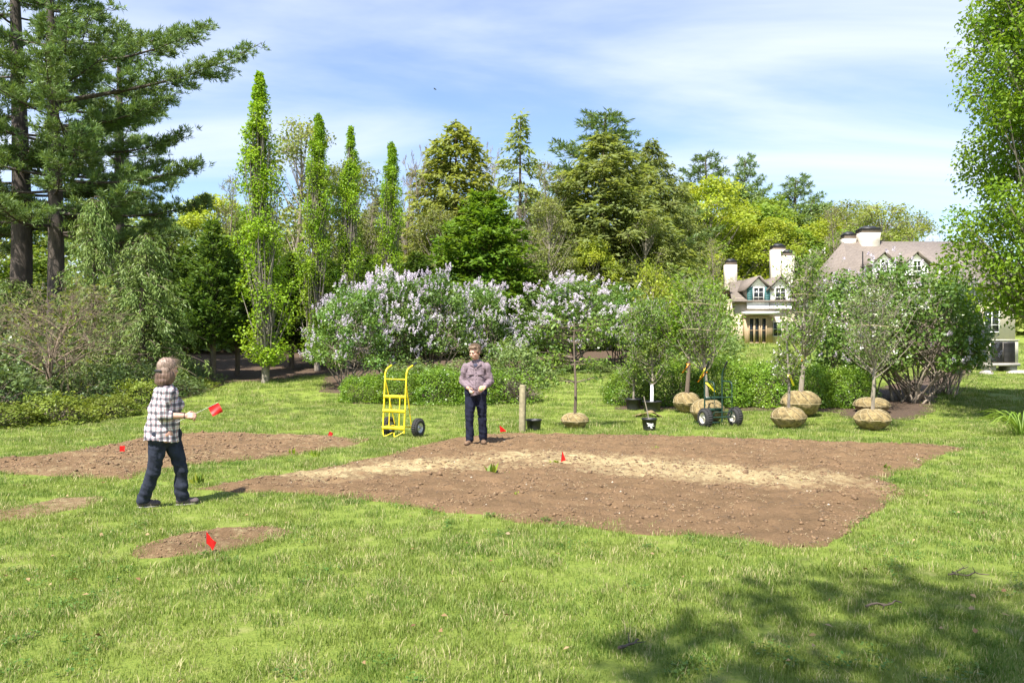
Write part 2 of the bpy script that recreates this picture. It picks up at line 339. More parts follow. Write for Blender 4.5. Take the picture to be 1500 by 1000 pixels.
t.links.new(c, p.inputs['Base Color']); p.inputs['Roughness'].default_value = .55; p.inputs['Specular IOR Level'].default_value = .25
tr = N(t, 'ShaderNodeBsdfTranslucent'); t.links.new(mixc(t, 1.0, c, (1.1, 1.15, .6), 'MULTIPLY'), tr.inputs[0]); ms = N(t, 'ShaderNodeMixShader'); ms.inputs[0].default_value = .35
t.links.new(p.outputs[0], ms.inputs[1]); t.links.new(tr.outputs[0], ms.inputs[2]); t.links.new(ms.outputs[0], o.inputs[0])
def tuft_mesh(name, n, rad, hmin, hmax, wd):
    mb = MB(); a = rng.random(n) * 6.28; r = rad * np.sqrt(rng.random(n)); B = np.stack([r * np.cos(a), r * np.sin(a), np.full(n, -.01)], -1)
    h = rng.uniform(hmin, hmax, n); az = rng.random(n) * 6.28; lean = rng.uniform(.1, .9, n) ** 1.3 * h
    D = np.stack([np.cos(az), np.sin(az), 0 * az], -1); S = np.stack([-np.sin(az), np.cos(az), 0 * az], -1) * (wd * rng.uniform(.6, 1.2, n))[:, None] / 2
    up = np.array([0, 0, 1.0]); p1 = B + D * lean[:, None] * .3 + up * (h * .6)[:, None]; p2 = B + D * lean[:, None] + up * (h * .97)[:, None]
    V = np.stack([B - S, B + S, p1 + S * .8, p1 - S * .8, p2], 1); base = np.arange(n)[:, None] * 5; tint = np.repeat(rng.random(n), 5)
    mb.add(V.reshape(-1, 3), base + np.array([[0, 1, 2, 3]]), tint); me_t = base + np.array([[3, 2, 4]])
    mb.f[3].append(me_t)
    me = mb.mesh(name); at_ = me.attributes.new('dry', 'FLOAT', 'POINT'); at_.data.foreach_set('value', np.repeat(rng.random(n) * .93 + .06, 5)); me.materials.append(m_grass)
    return me
tufts = [bpy.data.objects.new('grass_tuft', tuft_mesh('grass_tuft', 95, .13, .02, .055, .0045)) for _ in range(6)] + [bpy.data.objects.new('grass_tuft', tuft_mesh('grass_tuft', 26, .09, .04, .085, .0055)) for _ in range(1)]
def off_lawn(X, Y, margin=0.0):
    k = np.zeros(len(X), bool)
    for P_ in BEDS + MULCH:
        Pa = np.array(P_); a, b = Pa.min(0) - .3, Pa.max(0) + .3; q = (X > a[0]) & (X < b[0]) & (Y > a[1]) & (Y < b[1])
        i = np.where(q)[0]
        if len(i): k[i] |= inpoly(X[i], Y[i], P_) & ((pdist(X[i], Y[i], P_) > .03 + .30 * rng.random(len(i)) ** 2) if margin == 0 else True)
    return k
pts, scl = [], []
for d0, d1, dens, s in ((2.0, 6, 120, 1.0), (6, 9, 85, 1.1), (9, 14, 58, 1.25), (14, 22, 34, 1.5), (22, 34, 13, 2.0), (34, 58, 3.0, 3.4)):
    side = 3.0 if d0 < 30 else 6.0; n = int(dens * (.70 * (d1 ** 2 - d0 ** 2) + 2 * side * (d1 - d0))); Y = d0 + (d1 - d0) * rng.random(n * 2); keep_ = rng.random(n * 2) < (.7 * Y + side) / (.7 * d1 + side); Y = Y[keep_][:n]; n = len(Y); X = rng.uniform(-1, 1, n) * (.70 * Y + side)
    thin = fbm(X, Y, .9, 3, 5) - .25 * inpoly(X, Y, BED_DRY); k = ~off_lawn(X, Y) & (rng.random(n) < np.where(inpoly(X, Y, BED_DRY), .6, np.clip((thin - .25) * 6, .6, 1))); X, Y = X[k], Y[k]
    pts.append(np.stack([X, Y, gz(X, Y)], -1)); hs = .62 + .58 * fbm(X, Y, 1.3, 3, 7); scl.append(s * hs * rng.uniform(.8, 1.15, len(X)))
pts = np.concatenate(pts); scl = np.concatenate(scl)
me = bpy.data.meshes.new('grass'); me.vertices.add(len(pts)); me.vertices.foreach_set('co', pts.ravel())
pts_lawn = pts
a_ = me.attributes.new('size', 'FLOAT', 'POINT'); a_.data.foreach_set('value', scl)
grass = obj('grass', me, m_grass); tag(grass, 'green lawn grass with dry straw patches round the bare beds', 'grass', kind='stuff')
ng = bpy.data.node_groups.new('scatter', 'GeometryNodeTree'); ng.interface.new_socket('Geometry', in_out='INPUT', socket_type='NodeSocketGeometry'); ng.interface.new_socket('Geometry', in_out='OUTPUT', socket_type='NodeSocketGeometry')
gi = N(ng, 'NodeGroupInput'); go = N(ng, 'NodeGroupOutput'); iop = N(ng, 'GeometryNodeInstanceOnPoints'); jn = N(ng, 'GeometryNodeJoinGeometry')
for tf in tufts:
    oi_ = N(ng, 'GeometryNodeObjectInfo'); oi_.inputs['Object'].default_value = tf; oi_.inputs['As Instance'].default_value = True; ng.links.new(oi_.outputs['Geometry'], jn.inputs[0])
ng.links.new(gi.outputs[0], iop.inputs['Points']); ng.links.new(jn.outputs[0], iop.inputs['Instance']); iop.inputs['Pick Instance'].default_value = True
rv = N(ng, 'FunctionNodeRandomValue', data_type='FLOAT_VECTOR'); rv.inputs[0].default_value = (-.12, -.12, 0); rv.inputs[1].default_value = (.12, .12, 6.283); ng.links.new(rv.outputs[0], iop.inputs['Rotation'])
na = N(ng, 'GeometryNodeInputNamedAttribute', data_type='FLOAT'); na.inputs[0].default_value = 'size'; ng.links.new(na.outputs[0], iop.inputs['Scale'])
ng.links.new(iop.outputs[0], go.inputs[0]); md = grass.modifiers.new('scatter', 'NODES'); md.node_group = ng

# clover and broadleaf weeds in the turf, a few fallen leaves
k = rng.choice(np.where((pts_lawn[:, 1] < 15) & (fbm(pts_lawn[:, 0], pts_lawn[:, 1], .7, 3, 4) > .53))[0], 420); Cq = np.repeat(pts_lawn[k], 26, 0); n = len(Cq); rad = np.repeat(rng.uniform(.04, .16, len(k)), 26); a = rng.random(n) * 6.28; rr = rad * np.sqrt(rng.random(n)); Cq = Cq + np.stack([np.cos(a) * rr, np.sin(a) * rr, rng.uniform(.012, .05, n)], -1)
mb = MB(); a2 = rng.random(n) * 6.28; leaves(mb, Cq, np.stack([np.cos(a2), np.sin(a2), rng.uniform(-.1, .5, n)], -1), np.array([0, 0, 1.]) + rng.normal(size=(n, 3)) * .3, rng.uniform(.016, .034, n), rng.uniform(.012, .022, n)); tag(mb.build('clover_patches', leafmat('clover_leaf', (.05, .12, .018), (.13, .22, .04), .3, obvar=0)), kind='stuff')
k = rng.choice(np.where(pts_lawn[:, 1] < 14)[0], 260); n = len(k); mb = MB(); a2 = rng.random(n) * 6.28; leaves(mb, pts_lawn[k] + np.array([0, 0, .045]), np.stack([np.cos(a2), np.sin(a2), rng.uniform(-.3, .3, n)], -1), np.array([0, 0, 1.]) + rng.normal(size=(n, 3)) * .5, rng.uniform(.025, .065, n), rng.uniform(.015, .035, n), fold=.3); tag(mb.build('fallen_leaves', leafmat('dry_leaf', (.20, .11, .05), (.42, .30, .16), .2, obvar=0)), kind='stuff')
# ------------------------------------------------------------------ vegetation: builders return [(part name, mesh, material)], canonical sizes
BK_pine = barkmat('pine_bark', (.035, .027, .022), (.115, .09, .072), 7); BK_grey = barkmat('grey_bark', (.12, .10, .08), (.30, .26, .21), 12)
BK_brown = barkmat('brown_bark', (.07, .05, .035), (.20, .15, .11), 12); BK_pale = barkmat('pale_bark', (.17, .14, .105), (.36, .31, .24), 10)
BK_twig = barkmat('twig_grey', (.17, .135, .10), (.34, .28, .22), 16)
L_horn = leafmat('hornbeam_leaf', (.17, .31, .018), (.36, .51, .035), 0.45, obvar=.06); L_horn2 = leafmat('beech_leaf', (.12, .22, .017), (.27, .40, .03), .45, obvar=.05)
L_lil = leafmat('lilac_leaf', (.085, .175, .03), (.21, .32, .065), 0.38, .35, .5); L_box = leafmat('boxwood_leaf', (.09, .185, .018), (.26, .39, .04), 0.35, .35, .45)
L_rho = leafmat('rhododendron_leaf', (.055, .10, .028), (.17, .235, .07), 0.28, .35, .5); L_aza = leafmat('azalea_leaf', (.11, .17, .02), (.29, .34, .055), .35)
L_pine = leafmat('pine_needle', (.08, .145, .045), (.21, .295, .09), 0.3, .5, .3); L_arb = leafmat('arborvitae_spray', (.05, .105, .022), (.14, .22, .04), 0.35)
L_cyp = leafmat('cypress_spray', (.10, .165, .038), (.26, .35, .085), .22); L_hem = leafmat('hemlock_spray', (.16, .21, .065), (.33, .385, .125), 0.5)
L_spr = leafmat('spruce_spray', (.18, .22, .052), (.34, .375, .09), 0.5); L_cha = leafmat('falsecypress_spray', (.08, .165, .018), (.22, .35, .035), 0.42)
L_yel = leafmat('young_maple_leaf', (.24, .31, .03), (.44, .50, .06), 0.45); L_mid = leafmat('spring_leaf', (.15, .25, .032), (.30, .40, .06), 0.45)
L_oli = leafmat('olive_leaf', (.16, .205, .045), (.32, .36, .09), 0.42); L_young = leafmat('sapling_leaf', (.09, .17, .025), (.25, .36, .055), .4)
L_gry = leafmat('grey_green_leaf', (.12, .19, .05), (.24, .32, .10), 0.4)
M_lilac = leafmat('lilac_blossom', (.56, .46, .60), (.80, .73, .79), .3, .6, .2, .1, .05, (1, 1, 1)); M_lilac_pale = leafmat('lilac_pale_blossom', (.66, .56, .66), (.88, .82, .86), .3, .6, .2, .1, .05, (1, 1, 1))
M_white = leafmat('apple_blossom', (.75, .68, .62), (.9, .86, .82), .3, .6, .2, .1, .02, (1, 1, 1))

def clump_leaves(mb, C, Rc, n_each, L, W, up=.5, squash=.8, drop=0.0, shell=.5, tintb=None):
    m = len(C); n = n_each * m; ci = np.repeat(np.arange(m), n_each); Rr = np.broadcast_to(Rc, (m,))[ci]
    D = rdir(n); rr = rng.random(n) ** (1.0 / 3 if shell < .1 else .42)
    P = C[ci] + D * (Rr * rr)[:, None] * np.array([1, 1, squash])
    Nn = unit(D * .8 + rng.normal(size=(n, 3)) * .55 + np.array([0, 0, up])); A = unit(np.cross(Nn, rng.normal(size=(n, 3))) + D * .4 + np.array([0, 0, -drop]))
    ct = rng.random(m)[ci] if tintb is None else tintb[ci]
    s = rng.uniform(.65, 1.25, n); leaves(mb, P, A, Nn, L * s, W * s, .5 * ct + .5 * rng.random(n)); return P
def limb(mb, a, b, r0, r1, rise=.25, n=5, k=5, wob=.06):
    a = np.array(a); b = np.array(b); u = np.linspace(0, 1, k)[:, None]; ln = np.linalg.norm(b - a)
    mid = a * .5 + b * .5 + np.array([0, 0, -rise * ln]) + rng.normal(size=3) * wob * ln
    P = (1 - u) ** 2 * a + 2 * u * (1 - u) * mid + u ** 2 * b
    tube(mb, P, r0 + (r1 - r0) * u[:, 0], n, cap=False)
def broadleaf(H=10., zb=2.5, prof=None, R=2.5, ncl=70, rcl=.6, nl=110, leaf=.14, tr=.16, Lm=None, Bm=None, forks=1, squash=.8, tw=6, fill=.55, lean=.3, up=.5, steep=.35, jit=.25, taper=False):
    Lm = Lm or L_mid; Bm = Bm or BK_grey; prof = prof or (lambda t: np.sin(np.pi * np.clip(t * .9 + .08, 0, 1)) ** .6)
    wood, lv = MB(), MB()
    u = np.linspace(0, 1, 8); bend = rng.normal(size=(2,)) * lean
    TP = np.stack([bend[0] * u ** 2 + .12 * np.sin(u * 5 + 1), bend[1] * u ** 2 + .1 * np.sin(u * 4), u * H * .93 - .1], -1)
    tube(wood, TP, tr * (1 - u) ** .8 + .015, 8)
    tr_at = lambda z: np.array([np.interp(z, TP[:, 2], TP[:, i]) for i in range(3)])
    t = rng.random(ncl) ** .9; a = rng.random(ncl) * 6.283; r = R * prof(t) * (fill + (1 - fill) * rng.random(ncl)) * rng.uniform(1 - jit, 1 + jit * .6, ncl)
    C = np.stack([r * np.cos(a), r * np.sin(a), zb + (H - zb) * t * .97], -1) + np.array([[*tr_at(zb + (H - zb) * q)[:2], 0] for q in t])
    for i in range(ncl):
        rr = math.hypot(C[i, 0], C[i, 1]); z0 = max(zb * .75, C[i, 2] - rr * (1 - steep) - (H - zb) * steep * .45); limb(wood, tr_at(z0), C[i], tr * .28 * (1 - .6 * t[i]) + .008, .006, .12, 4, 4)
    P = clump_leaves(lv, C, rcl * rng.uniform(.6, 1.25, ncl) * (np.clip(.35 + .75 * prof(t), .35, 1) if taper else 1.0), nl, leaf, leaf * .62, up, squash)
    if tw:
        k = rng.integers(0, len(P), ncl * tw); ci = k // nl; twigs(wood, C[ci], P[k], .007, .003, .02)
    return [('trunk', wood.mesh('trunk', True), Bm), ('crown', lv.mesh('crown'), Lm)]
def bare_tree(H=10., R=3., tr=.15, depth=5, Bm=None, up=.25, leafy=0, Lm=None, spread=.55, n0=7, zb=.3, rmin=.0035):
    wood, lv = MB(), MB(); u = np.linspace(0, 1, 7)
    TP = np.stack([.25 * np.sin(u * 4), .2 * np.sin(u * 3 + 1), u * H * .8 - .1], -1); tube(wood, TP, tr * (1 - u) ** .7 + .02, 7)
    S, D, Ln, Rr = [], [], [], []
    for i in range(n0 * 2):
        q = zb + (1 - zb) * (i + rng.random()) / (n0 * 2); s = np.array([np.interp(q, u, TP[:, k]) for k in range(3)]); a = i * 2.4 + rng.random(); e = spread * (1.15 - .5 * q)
        S.append(s); D.append([math.cos(a) * e, math.sin(a) * e, .75]); Ln.append(R * 1.05 * (1.15 - q * .8)); Rr.append(tr * .42 * (1.1 - q * .8))
    S, D, Ln, Rr = np.array(S), unit(D), np.array(Ln), np.array(Rr); tips = []
    for lv_ in range(depth):
        E = S + D * Ln[:, None] * .6; twigs(wood, S, E, Rr, Rr * .6, Ln * .03, 4 if lv_ < 2 else 3, 2)
        k = 3 if lv_ < 3 else 2; n = len(S) * k; u_ = rng.uniform(.35, 1.0, n); u_[::k] = 1.0; S2 = np.repeat(S, k, 0) + (np.repeat(E, k, 0) - np.repeat(S, k, 0)) * u_[:, None]
        D = unit(np.repeat(D, k, 0) + rng.normal(size=(n, 3)) * .5 + np.array([0, 0, up * .5])); Ln = np.repeat(Ln, k) * rng.uniform(.5, .8, n); Rr = np.maximum(np.repeat(Rr, k) * .52, rmin); S = S2
        if lv_ >= depth - 2: tips.append(E)
    out = [('trunk', wood.mesh('trunk', True), Bm or BK_twig)]
    if leafy:
        P = np.concatenate(tips); P = P[rng.integers(0, len(P), leafy)] + rng.normal(size=(leafy, 3)) * .12; leaves(lv, P, rdir(leafy), rdir(leafy) + np.array([0, 0, .6]), rng.uniform(.07, .15, leafy), rng.uniform(.04, .09, leafy)); out.append(('crown', lv.mesh('crown'), Lm or L_oli))
    return out
def conifer(H=10., zb=.4, R=2.2, nb=150, prof=None, droop=.25, rise=.0, spray=.26, sw=.11, dens=34, hang=.35, tr=.16, Lm=None, width=.32, Bm=None, gap=0.0):
    Lm = Lm or L_hem; prof = prof or (lambda t: (1 - t) ** .8 * .95 + .05); wood, lv = MB(), MB(); u = np.linspace(0, 1, 6)
    tube(wood, np.stack([0 * u, 0 * u, u * H - .1], -1), tr * (1 - u) + .012, 7)
    for b in range(nb):
        t = ((b + rng.random()) / nb) ** 1.15
        if gap and rng.random() < gap * (1 if .15 < t < .9 else .3): continue
        z0 = zb + (H - zb) * t; a = b * 2.399 + rng.normal() * .3; Lb = R * float(prof(t)) * rng.uniform(.72, 1.12); dh = np.array([math.cos(a), math.sin(a), 0]); sd_ = np.array([-dh[1], dh[0], 0])
        s = np.linspace(0, 1, 5); P = dh * (s * Lb)[:, None] + np.array([0, 0, 1]) * (z0 + rise * Lb * s - droop * Lb * s ** 1.8)[:, None]
        tube(wood, P, np.linspace(.03 * (1.2 - t), .005, 5), 3, cap=False)
        n = max(8, int(dens * Lb / R * 1.6 + 6)); q = rng.uniform(.12, 1.02, n) ** .75; lat = rng.normal(size=n) * width * Lb * (1.12 - q) * .75
        C = dh * (q * Lb)[:, None] + sd_ * lat[:, None]; C[:, 2] = z0 + rise * Lb * q - droop * Lb * q ** 1.8 - np.abs(lat) * .25 + rng.normal(size=n) * .05 * Lb
        A = dh * .8 + sd_ * np.sign(lat)[:, None] * .6 + rng.normal(size=(n, 3)) * .35 + np.array([0, 0, -hang]); Nn = np.array([0, 0, 1.]) + rng.normal(size=(n, 3)) * .4 + dh * .25
        sz = rng.uniform(.7, 1.3, n); leaves(lv, C, A, Nn, spray * sz, sw * sz, .35 * rng.random() + .45 * rng.random(n) + .2 * q)
        # second, smaller layer of side sprays
        k = rng.integers(0, n, n); sz = rng.uniform(.5, .9, n); leaves(lv, C[k] + rng.normal(size=(n, 3)) * spray * .35, A[k] + rng.normal(size=(n, 3)) * .8, Nn[k] + rng.normal(size=(n, 3)) * .5, spray * sz, sw * sz, .6 * rng.random(n) + .3 * q[k])
    return [('trunk', wood.mesh('trunk', True), Bm or BK_brown), ('crown', lv.mesh('crown'), Lm)]
def tufts_(mb, C, D, n, L, W, tb):
    m = len(C) * n; ci = np.repeat(np.arange(len(C)), n); A = unit(D[ci] * .75 + rng.normal(size=(m, 3)) * .62 + np.array([0, 0, .22])); leaves(mb, C[ci], A, rng.normal(size=(m, 3)), L * rng.uniform(.7, 1.2, m), W, .55 * np.repeat(tb, n) + .45 * rng.random(m), .05)
def pine(H=18., zb=4., R=4.5, nb=46, custom=(), tr=.38, tuft=.23, seed_az=0., tw=.034, dens=1.45, top=1.0, needles=9):
    """white pine: level limbs with flat pads of needle tufts; custom = (z, azimuth, length, rise)"""
    wood, lv = MB(), MB(); u = np.linspace(0, 1, 9); TP = np.stack([.12 * np.sin(u * 5), .1 * np.sin(u * 4 + 2), u * H - .2], -1); tube(wood, TP, tr * (1 - u) ** .75 + .03, 9)
    B = list(custom)
    for b in range(nb):
        t = (b + rng.random()) / nb; B.append((zb + (H - zb) * t * .985, b * 2.399 + seed_az + rng.normal() * .3, R * (np.clip((1 - t) * 1.25 + .10, 0, 1) * rng.uniform(.65, 1.1)), rng.uniform(.06, .22) + .35 * t ** 2))
    for z0, a, Lb, rise in B:
        dh = np.array([math.cos(a), math.sin(a), 0]); s = np.linspace(0, 1, 7); zz = z0 + Lb * (rise * s + .10 * s ** 3 - .12 * np.sin(s * 3.1) * .5); wv = rng.normal() * .05 * Lb
        P = dh * (s * Lb)[:, None]; P[:, 0] += wv * np.sin(s * 4) * -dh[1]; P[:, 1] += wv * np.sin(s * 4) * dh[0]; P[:, 2] = zz; tube(wood, P, np.linspace(.022 + .011 * Lb, .008, 7), 5, cap=False)
        ns = int((5 + 3.6 * Lb) * dens); q = .22 + .78 * np.sort(rng.random(ns)) ** .8; S = np.stack([np.interp(q, s, P[:, i]) for i in range(3)], -1)
        sg = np.where(np.arange(ns) % 2 == 0, 1, -1) * rng.uniform(.5, 1.25, ns); sda = np.arctan2(dh[1], dh[0]) + sg; L2 = (.28 * Lb * (1.05 - q) + .35) * rng.uniform(.6, 1.25, ns)
        D2 = np.stack([np.cos(sda), np.sin(sda), rng.uniform(.0, .38, ns)], -1); D2 = unit(D2); E = S + D2 * L2[:, None]; twigs(wood, S, E, .016, .005, -.04)
        for i in range(ns):
            k = max(3, int(L2[i] / .11 * dens)); w_ = rng.uniform(.25, 1.05, k)[:, None]; C = S[i] + (E[i] - S[i]) * w_ + rng.normal(size=(k, 3)) * np.array([.09, .09, .05]); tufts_(lv, C, np.repeat(D2[i:i + 1] + np.array([[0, 0, .25]]), k, 0), needles, tuft, tw, np.clip(.35 + .5 * rng.random(k), 0, 1))
    return [('trunk', wood.mesh('trunk', True), BK_pine), ('crown', lv.mesh('crown'), L_pine)]
def weeping(H=7., R=1.5, nb=105, n2=18, Lm=None):
    """weeping conifer: arching limbs hung with curtains of drooping sprays"""
    wood, lv = MB(), MB(); u = np.linspace(0, 1, 6); tube(wood, np.stack([.1 * np.sin(u * 4), 0 * u, u * H * .97 - .1], -1), .13 * (1 - u) + .015, 7)
    for b in range(nb):
        t = (b + rng.random()) / nb; z0 = .5 + (H - .6) * t; a = b * 2.399 + rng.normal() * .4; Lb = R * (1.05 * (1 - t) ** .65 + .12) * rng.uniform(.6, 1.15); dh = np.array([math.cos(a), math.sin(a), 0]); s = np.linspace(0, 1, 6)
        P = dh * (s * Lb)[:, None]; P[:, 2] = z0 + Lb * (.35 * s - .55 * s ** 2.2); tube(wood, P, np.linspace(.022, .006, 6), 3, cap=False)
        n = int(n2 * (Lb / R + .3)); q = rng.uniform(.15, 1, n); C0 = np.stack([np.interp(q, s, P[:, i]) for i in range(3)], -1) + rng.normal(size=(n, 3)) * np.array([.10, .10, .03]); Lh = rng.uniform(.22, .7, n)
        for i in range(n):
            k = int(Lh[i] / .055); w_ = np.linspace(0, 1, k); C = C0[i] + np.stack([dh[0] * .12 * w_, dh[1] * .12 * w_, -Lh[i] * w_], -1) + rng.normal(size=(k, 3)) * .022
            A = np.array([0, 0, -1.]) + rng.normal(size=(k, 3)) * .45 + dh * .2; leaves(lv, C, A, rng.normal(size=(k, 3)) + dh, .17, .036, .3 * rng.random() + .5 * rng.random(k) + .2 * (1 - w_))
    return [('trunk', wood.mesh('trunk', True), BK_brown), ('crown', lv.mesh('crown'), Lm or L_cyp)]
def lilac(H=4.5, R=1.6, ncl=75, nl=105, nfl=150, leaf=.10, zc=.38, flat=0., pale=False, stems=16, bare=0, Fm=None):
    wood, lv, fl = MB(), MB(), MB(); t = rng.random(ncl); a = rng.random(ncl) * 6.283; th = np.arccos(np.clip(1 - 1.35 * rng.random(ncl), -1, 1)); rr = rng.uniform(.55, 1.0, ncl) ** .6
    C = np.stack([R * rr * np.sin(th) * np.cos(a), R * rr * np.sin(th) * np.sin(a), H * zc + (H * (1 - zc) - .2) * rr * np.cos(th) * .95], -1); C[:, 2] = np.maximum(C[:, 2], .9 + .5 * rng.random(ncl))
    for k in range(stems):
        ak = rng.random() * 6.28; rb = rng.uniform(.05, .55) * R * .55; b = np.array([rb * math.cos(ak), rb * math.sin(ak), -.05]); sel = rng.choice(ncl, 5); c0 = C[sel[0]] * np.array([.65, .65, .62]); limb(wood, b, c0, rng.uniform(.022, .045), .018, -.05, 6, 5, .05)
        for q in sel: limb(wood, c0, C[q], .016, .006, .05, 4, 4, .08)
    if bare:
        k = rng.integers(0, ncl, bare); S = C[k] * np.array([.5, .5, .45]) + rng.normal(size=(bare, 3)) * .25; S[:, 2] = np.abs(S[:, 2]) + .2; twigs(wood, S, S + unit(C[k] - S * .7 + rng.normal(size=(bare, 3)) * .6) * rng.uniform(.4, 1.3, bare)[:, None], .009, .003, .03)
    P = clump_leaves(lv, C, rng.uniform(.28, .5, ncl), nl, leaf, leaf * .7, .35, .85, .35)
    hi = np.where((C[:, 2] > H * .27))[0]; ci = hi[rng.integers(0, len(hi), nfl)] if nfl else []
    if nfl:
        # flower panicles: small cones of florets standing out of the leaf clumps
        out = unit(C[ci] - np.array([0, 0, H * .38]) + rng.normal(size=(nfl, 3)) * .55); base = C[ci] + out * rng.uniform(.25, .5, nfl)[:, None]; ax = unit(out * .5 + np.array([0, 0, 1.]) + rng.normal(size=(nfl, 3)) * .2); m = 22; ii = np.repeat(np.arange(nfl), m); u = rng.random(nfl * m); ln = rng.uniform(.11, .20, nfl)
        Pf = base[ii] + ax[ii] * (u * ln[ii])[:, None] + rdir(nfl * m) * (.045 * (1.1 - u))[:, None]; leaves(fl, Pf, rdir(nfl * m), rdir(nfl * m), .042, .034, np.clip(.4 * rng.random(nfl)[ii] + .6 * rng.random(nfl * m), 0, 1))
    out_ = [('stem_cluster', wood.mesh('stem_cluster', True), BK_twig), ('foliage', lv.mesh('foliage'), L_lil)]
    if nfl: out_.append(('blossom', fl.mesh('blossom'), Fm or M_lilac))
    return out_
def mound(H=1.3, R=.75, n=9000, leaf=.05, Lm=None, lump=.22, zlow=.05, twig=90, box_=2.6, flo=0, up=.3, wid=.62):
    """clipped or rounded shrub: leaves through the outer shell of a lumpy mound"""
    wood, lv = MB(), MB(); D = rdir(n); D[:, 2] = np.abs(D[:, 2]) * 1.15 - .12; D = unit(D); az = np.arctan2(D[:, 1], D[:, 0]); el = D[:, 2]
    rad = 1 + lump * (vnoise(az * 2.1 + 9, el * 3.3 + 9, 1.3, 1) - .5) * 2 + lump * .7 * (vnoise(az * 5 + 9, el * 7 + 9, 1.0, 3) - .5); sup = (np.abs(D[:, 0]) ** box_ + np.abs(D[:, 1]) ** box_ + np.abs(D[:, 2]) ** box_) ** (-1 / box_)
    rr = rng.uniform(.62, 1.0, n) ** .5 * rad * sup; P = D * rr[:, None] * np.array([R, R, H * .93]); P[:, 2] = np.maximum(P[:, 2], zlow * rng.random(n) + .02)
    Nn = D + rng.normal(size=(n, 3)) * .6 + np.array([0, 0, up]); A = np.cross(Nn, rng.normal(size=(n, 3))) + D * .7 + np.array([0, 0, .35]); cl = vnoise(az * 4 + 5, el * 6 + 5, 1.4, 5); s = rng.uniform(.7, 1.3, n); leaves(lv, P, A, Nn, leaf * s, leaf * wid * s, .55 * cl + .5 * rng.random(n))
    S = rng.normal(size=(twig, 3)) * np.array([.12, .12, 0]); E = P[rng.integers(0, n, twig)] * .92; twigs(wood, S, E, .012, .004, .05)
    o_ = [('stem_cluster', wood.mesh('stem_cluster', True), BK_twig), ('foliage', lv.mesh('foliage'), Lm or L_box)]
    return o_
def plant(name, parts, label, cat, px, d, H=None, top=None, w=None, cw=1., ch=1., rz=None, group=None, y_scale=None):
    """stand a copy of a canonical plant (height ch, width cw) at pixel column px, depth d; top = pixel row of its top, w = width in pixels"""
    x, y, z = at(px, d); h = H if H else zof(top, d) - z; sx = (w * d / FPX / cw) if w else h / ch
    e = empty(name, (x, y, z), rng.random() * 6.283 if rz is None else rz, (sx, sx, h / ch)); tag(e, label, cat, group)
    for pn, me, ma in parts: obj(pn, me, ma, e)
    return e
# ------------------------------------------------------------------ the plants
col_prof = lambda t: np.clip(np.interp(t, [0, .08, .35, .7, .9, 1], [.6, .9, 1, .72, .34, .04]), 0, 1)
rng = np.random.default_rng(21)
HB = [broadleaf(10, .7, col_prof, .66, 200, .27, 100, .085, .10, L_horn, BK_grey, squash=1.5, tw=2, fill=.3, lean=.02, steep=.75, jit=.5, taper=True) for _ in range(2)]
for k, (px, d, top, w_, lb) in enumerate([(383, 28, 94, 82, 'tallest of the four bright green columnar trees, nearest the pines'), (464, 32, 155, 58, 'second columnar tree from the pines, slim and bright green'), (512, 33, 175, 54, 'third columnar tree from the pines, with a pointed top'), (571, 34, 198, 54, 'shortest columnar tree, rightmost of the row behind the lilacs')]):
    plant('columnar_tree', HB[k % 2], lb, 'tree', px, d, top=top, w=w_, cw=1.5, ch=10.1, group='columnar trees behind the lilacs')
rng = np.random.default_rng(22)
# old white pines on the left
zf = lambda py: zof(py, 30) - .6
cu = [(zf(150), .10, 7.7, .26), (zf(95), .05, 5.8, .20), (zf(60), .35, 5.2, .16), (zf(185), -.15, 5.0, .12), (zf(215), .3, 4.8, .10), (zf(262), .0, 5.4, .02), (zf(300), .25, 5.5, -.02), (zf(310), -.5, 4.8, .0), (zf(340), .05, 4.6, -.08), (zf(245), -.8, 4.0, .05), (zf(160), -1.1, 3.8, .15), (zf(120), -.9, 3.4, .2), (zf(330), -1.5, 4.2, .0), (zf(200), 3.4, 3.6, .1), (zf(280), 3.7, 4.0, .05)]
plant('pine_tree', pine(19, 5.4, 4.2, 46, cu, .32), 'old dark pine reaching its long bare limbs over the lawn', 'tree', 78, 30, H=19, ch=19, rz=0)
PB = pine(18, 5.0, 4.4, 44, [], .40, seed_az=.7)
plant('pine_tree', PB, 'old pine with thick trunk at the left edge', 'tree', 26, 31.5, H=20, ch=18, rz=.4)
plant('pine_tree', PB, 'dark pine standing behind the two big pines', 'tree', 172, 39, H=16.5, ch=18, rz=2.2)
plant('pine_tree', PB, 'pine at the far left, only its limb tips in view', 'tree', -75, 34, H=17, ch=18, rz=4.4)
WC = weeping(7, 1.5)
plant('weeping_cypress', WC, 'taller weeping conifer with hanging sprays below the pines', 'tree', 138, 26.5, top=283, w=125, cw=3, ch=7.0, group='weeping conifers')
plant('weeping_cypress', WC, 'broad weeping conifer beside the dark arborvitaes', 'tree', 212, 25.5, top=338, w=165, cw=3, ch=7.0, group='weeping conifers')
plant('weeping_cypress', WC, 'weeping conifer half hidden behind the bare shrub', 'tree', 20, 27.5, top=405, w=150, cw=3, ch=7.0, group='weeping conifers')
arb_prof = lambda t: np.clip(np.interp(t, [0, .2, .5, .8, 1], [.8, 1, .9, .55, .08]), 0, 1)
AV = conifer(6, 1.25, .95, 175, arb_prof, -.35, .25, .15, .075, 34, -.35, .10, L_arb, .55)
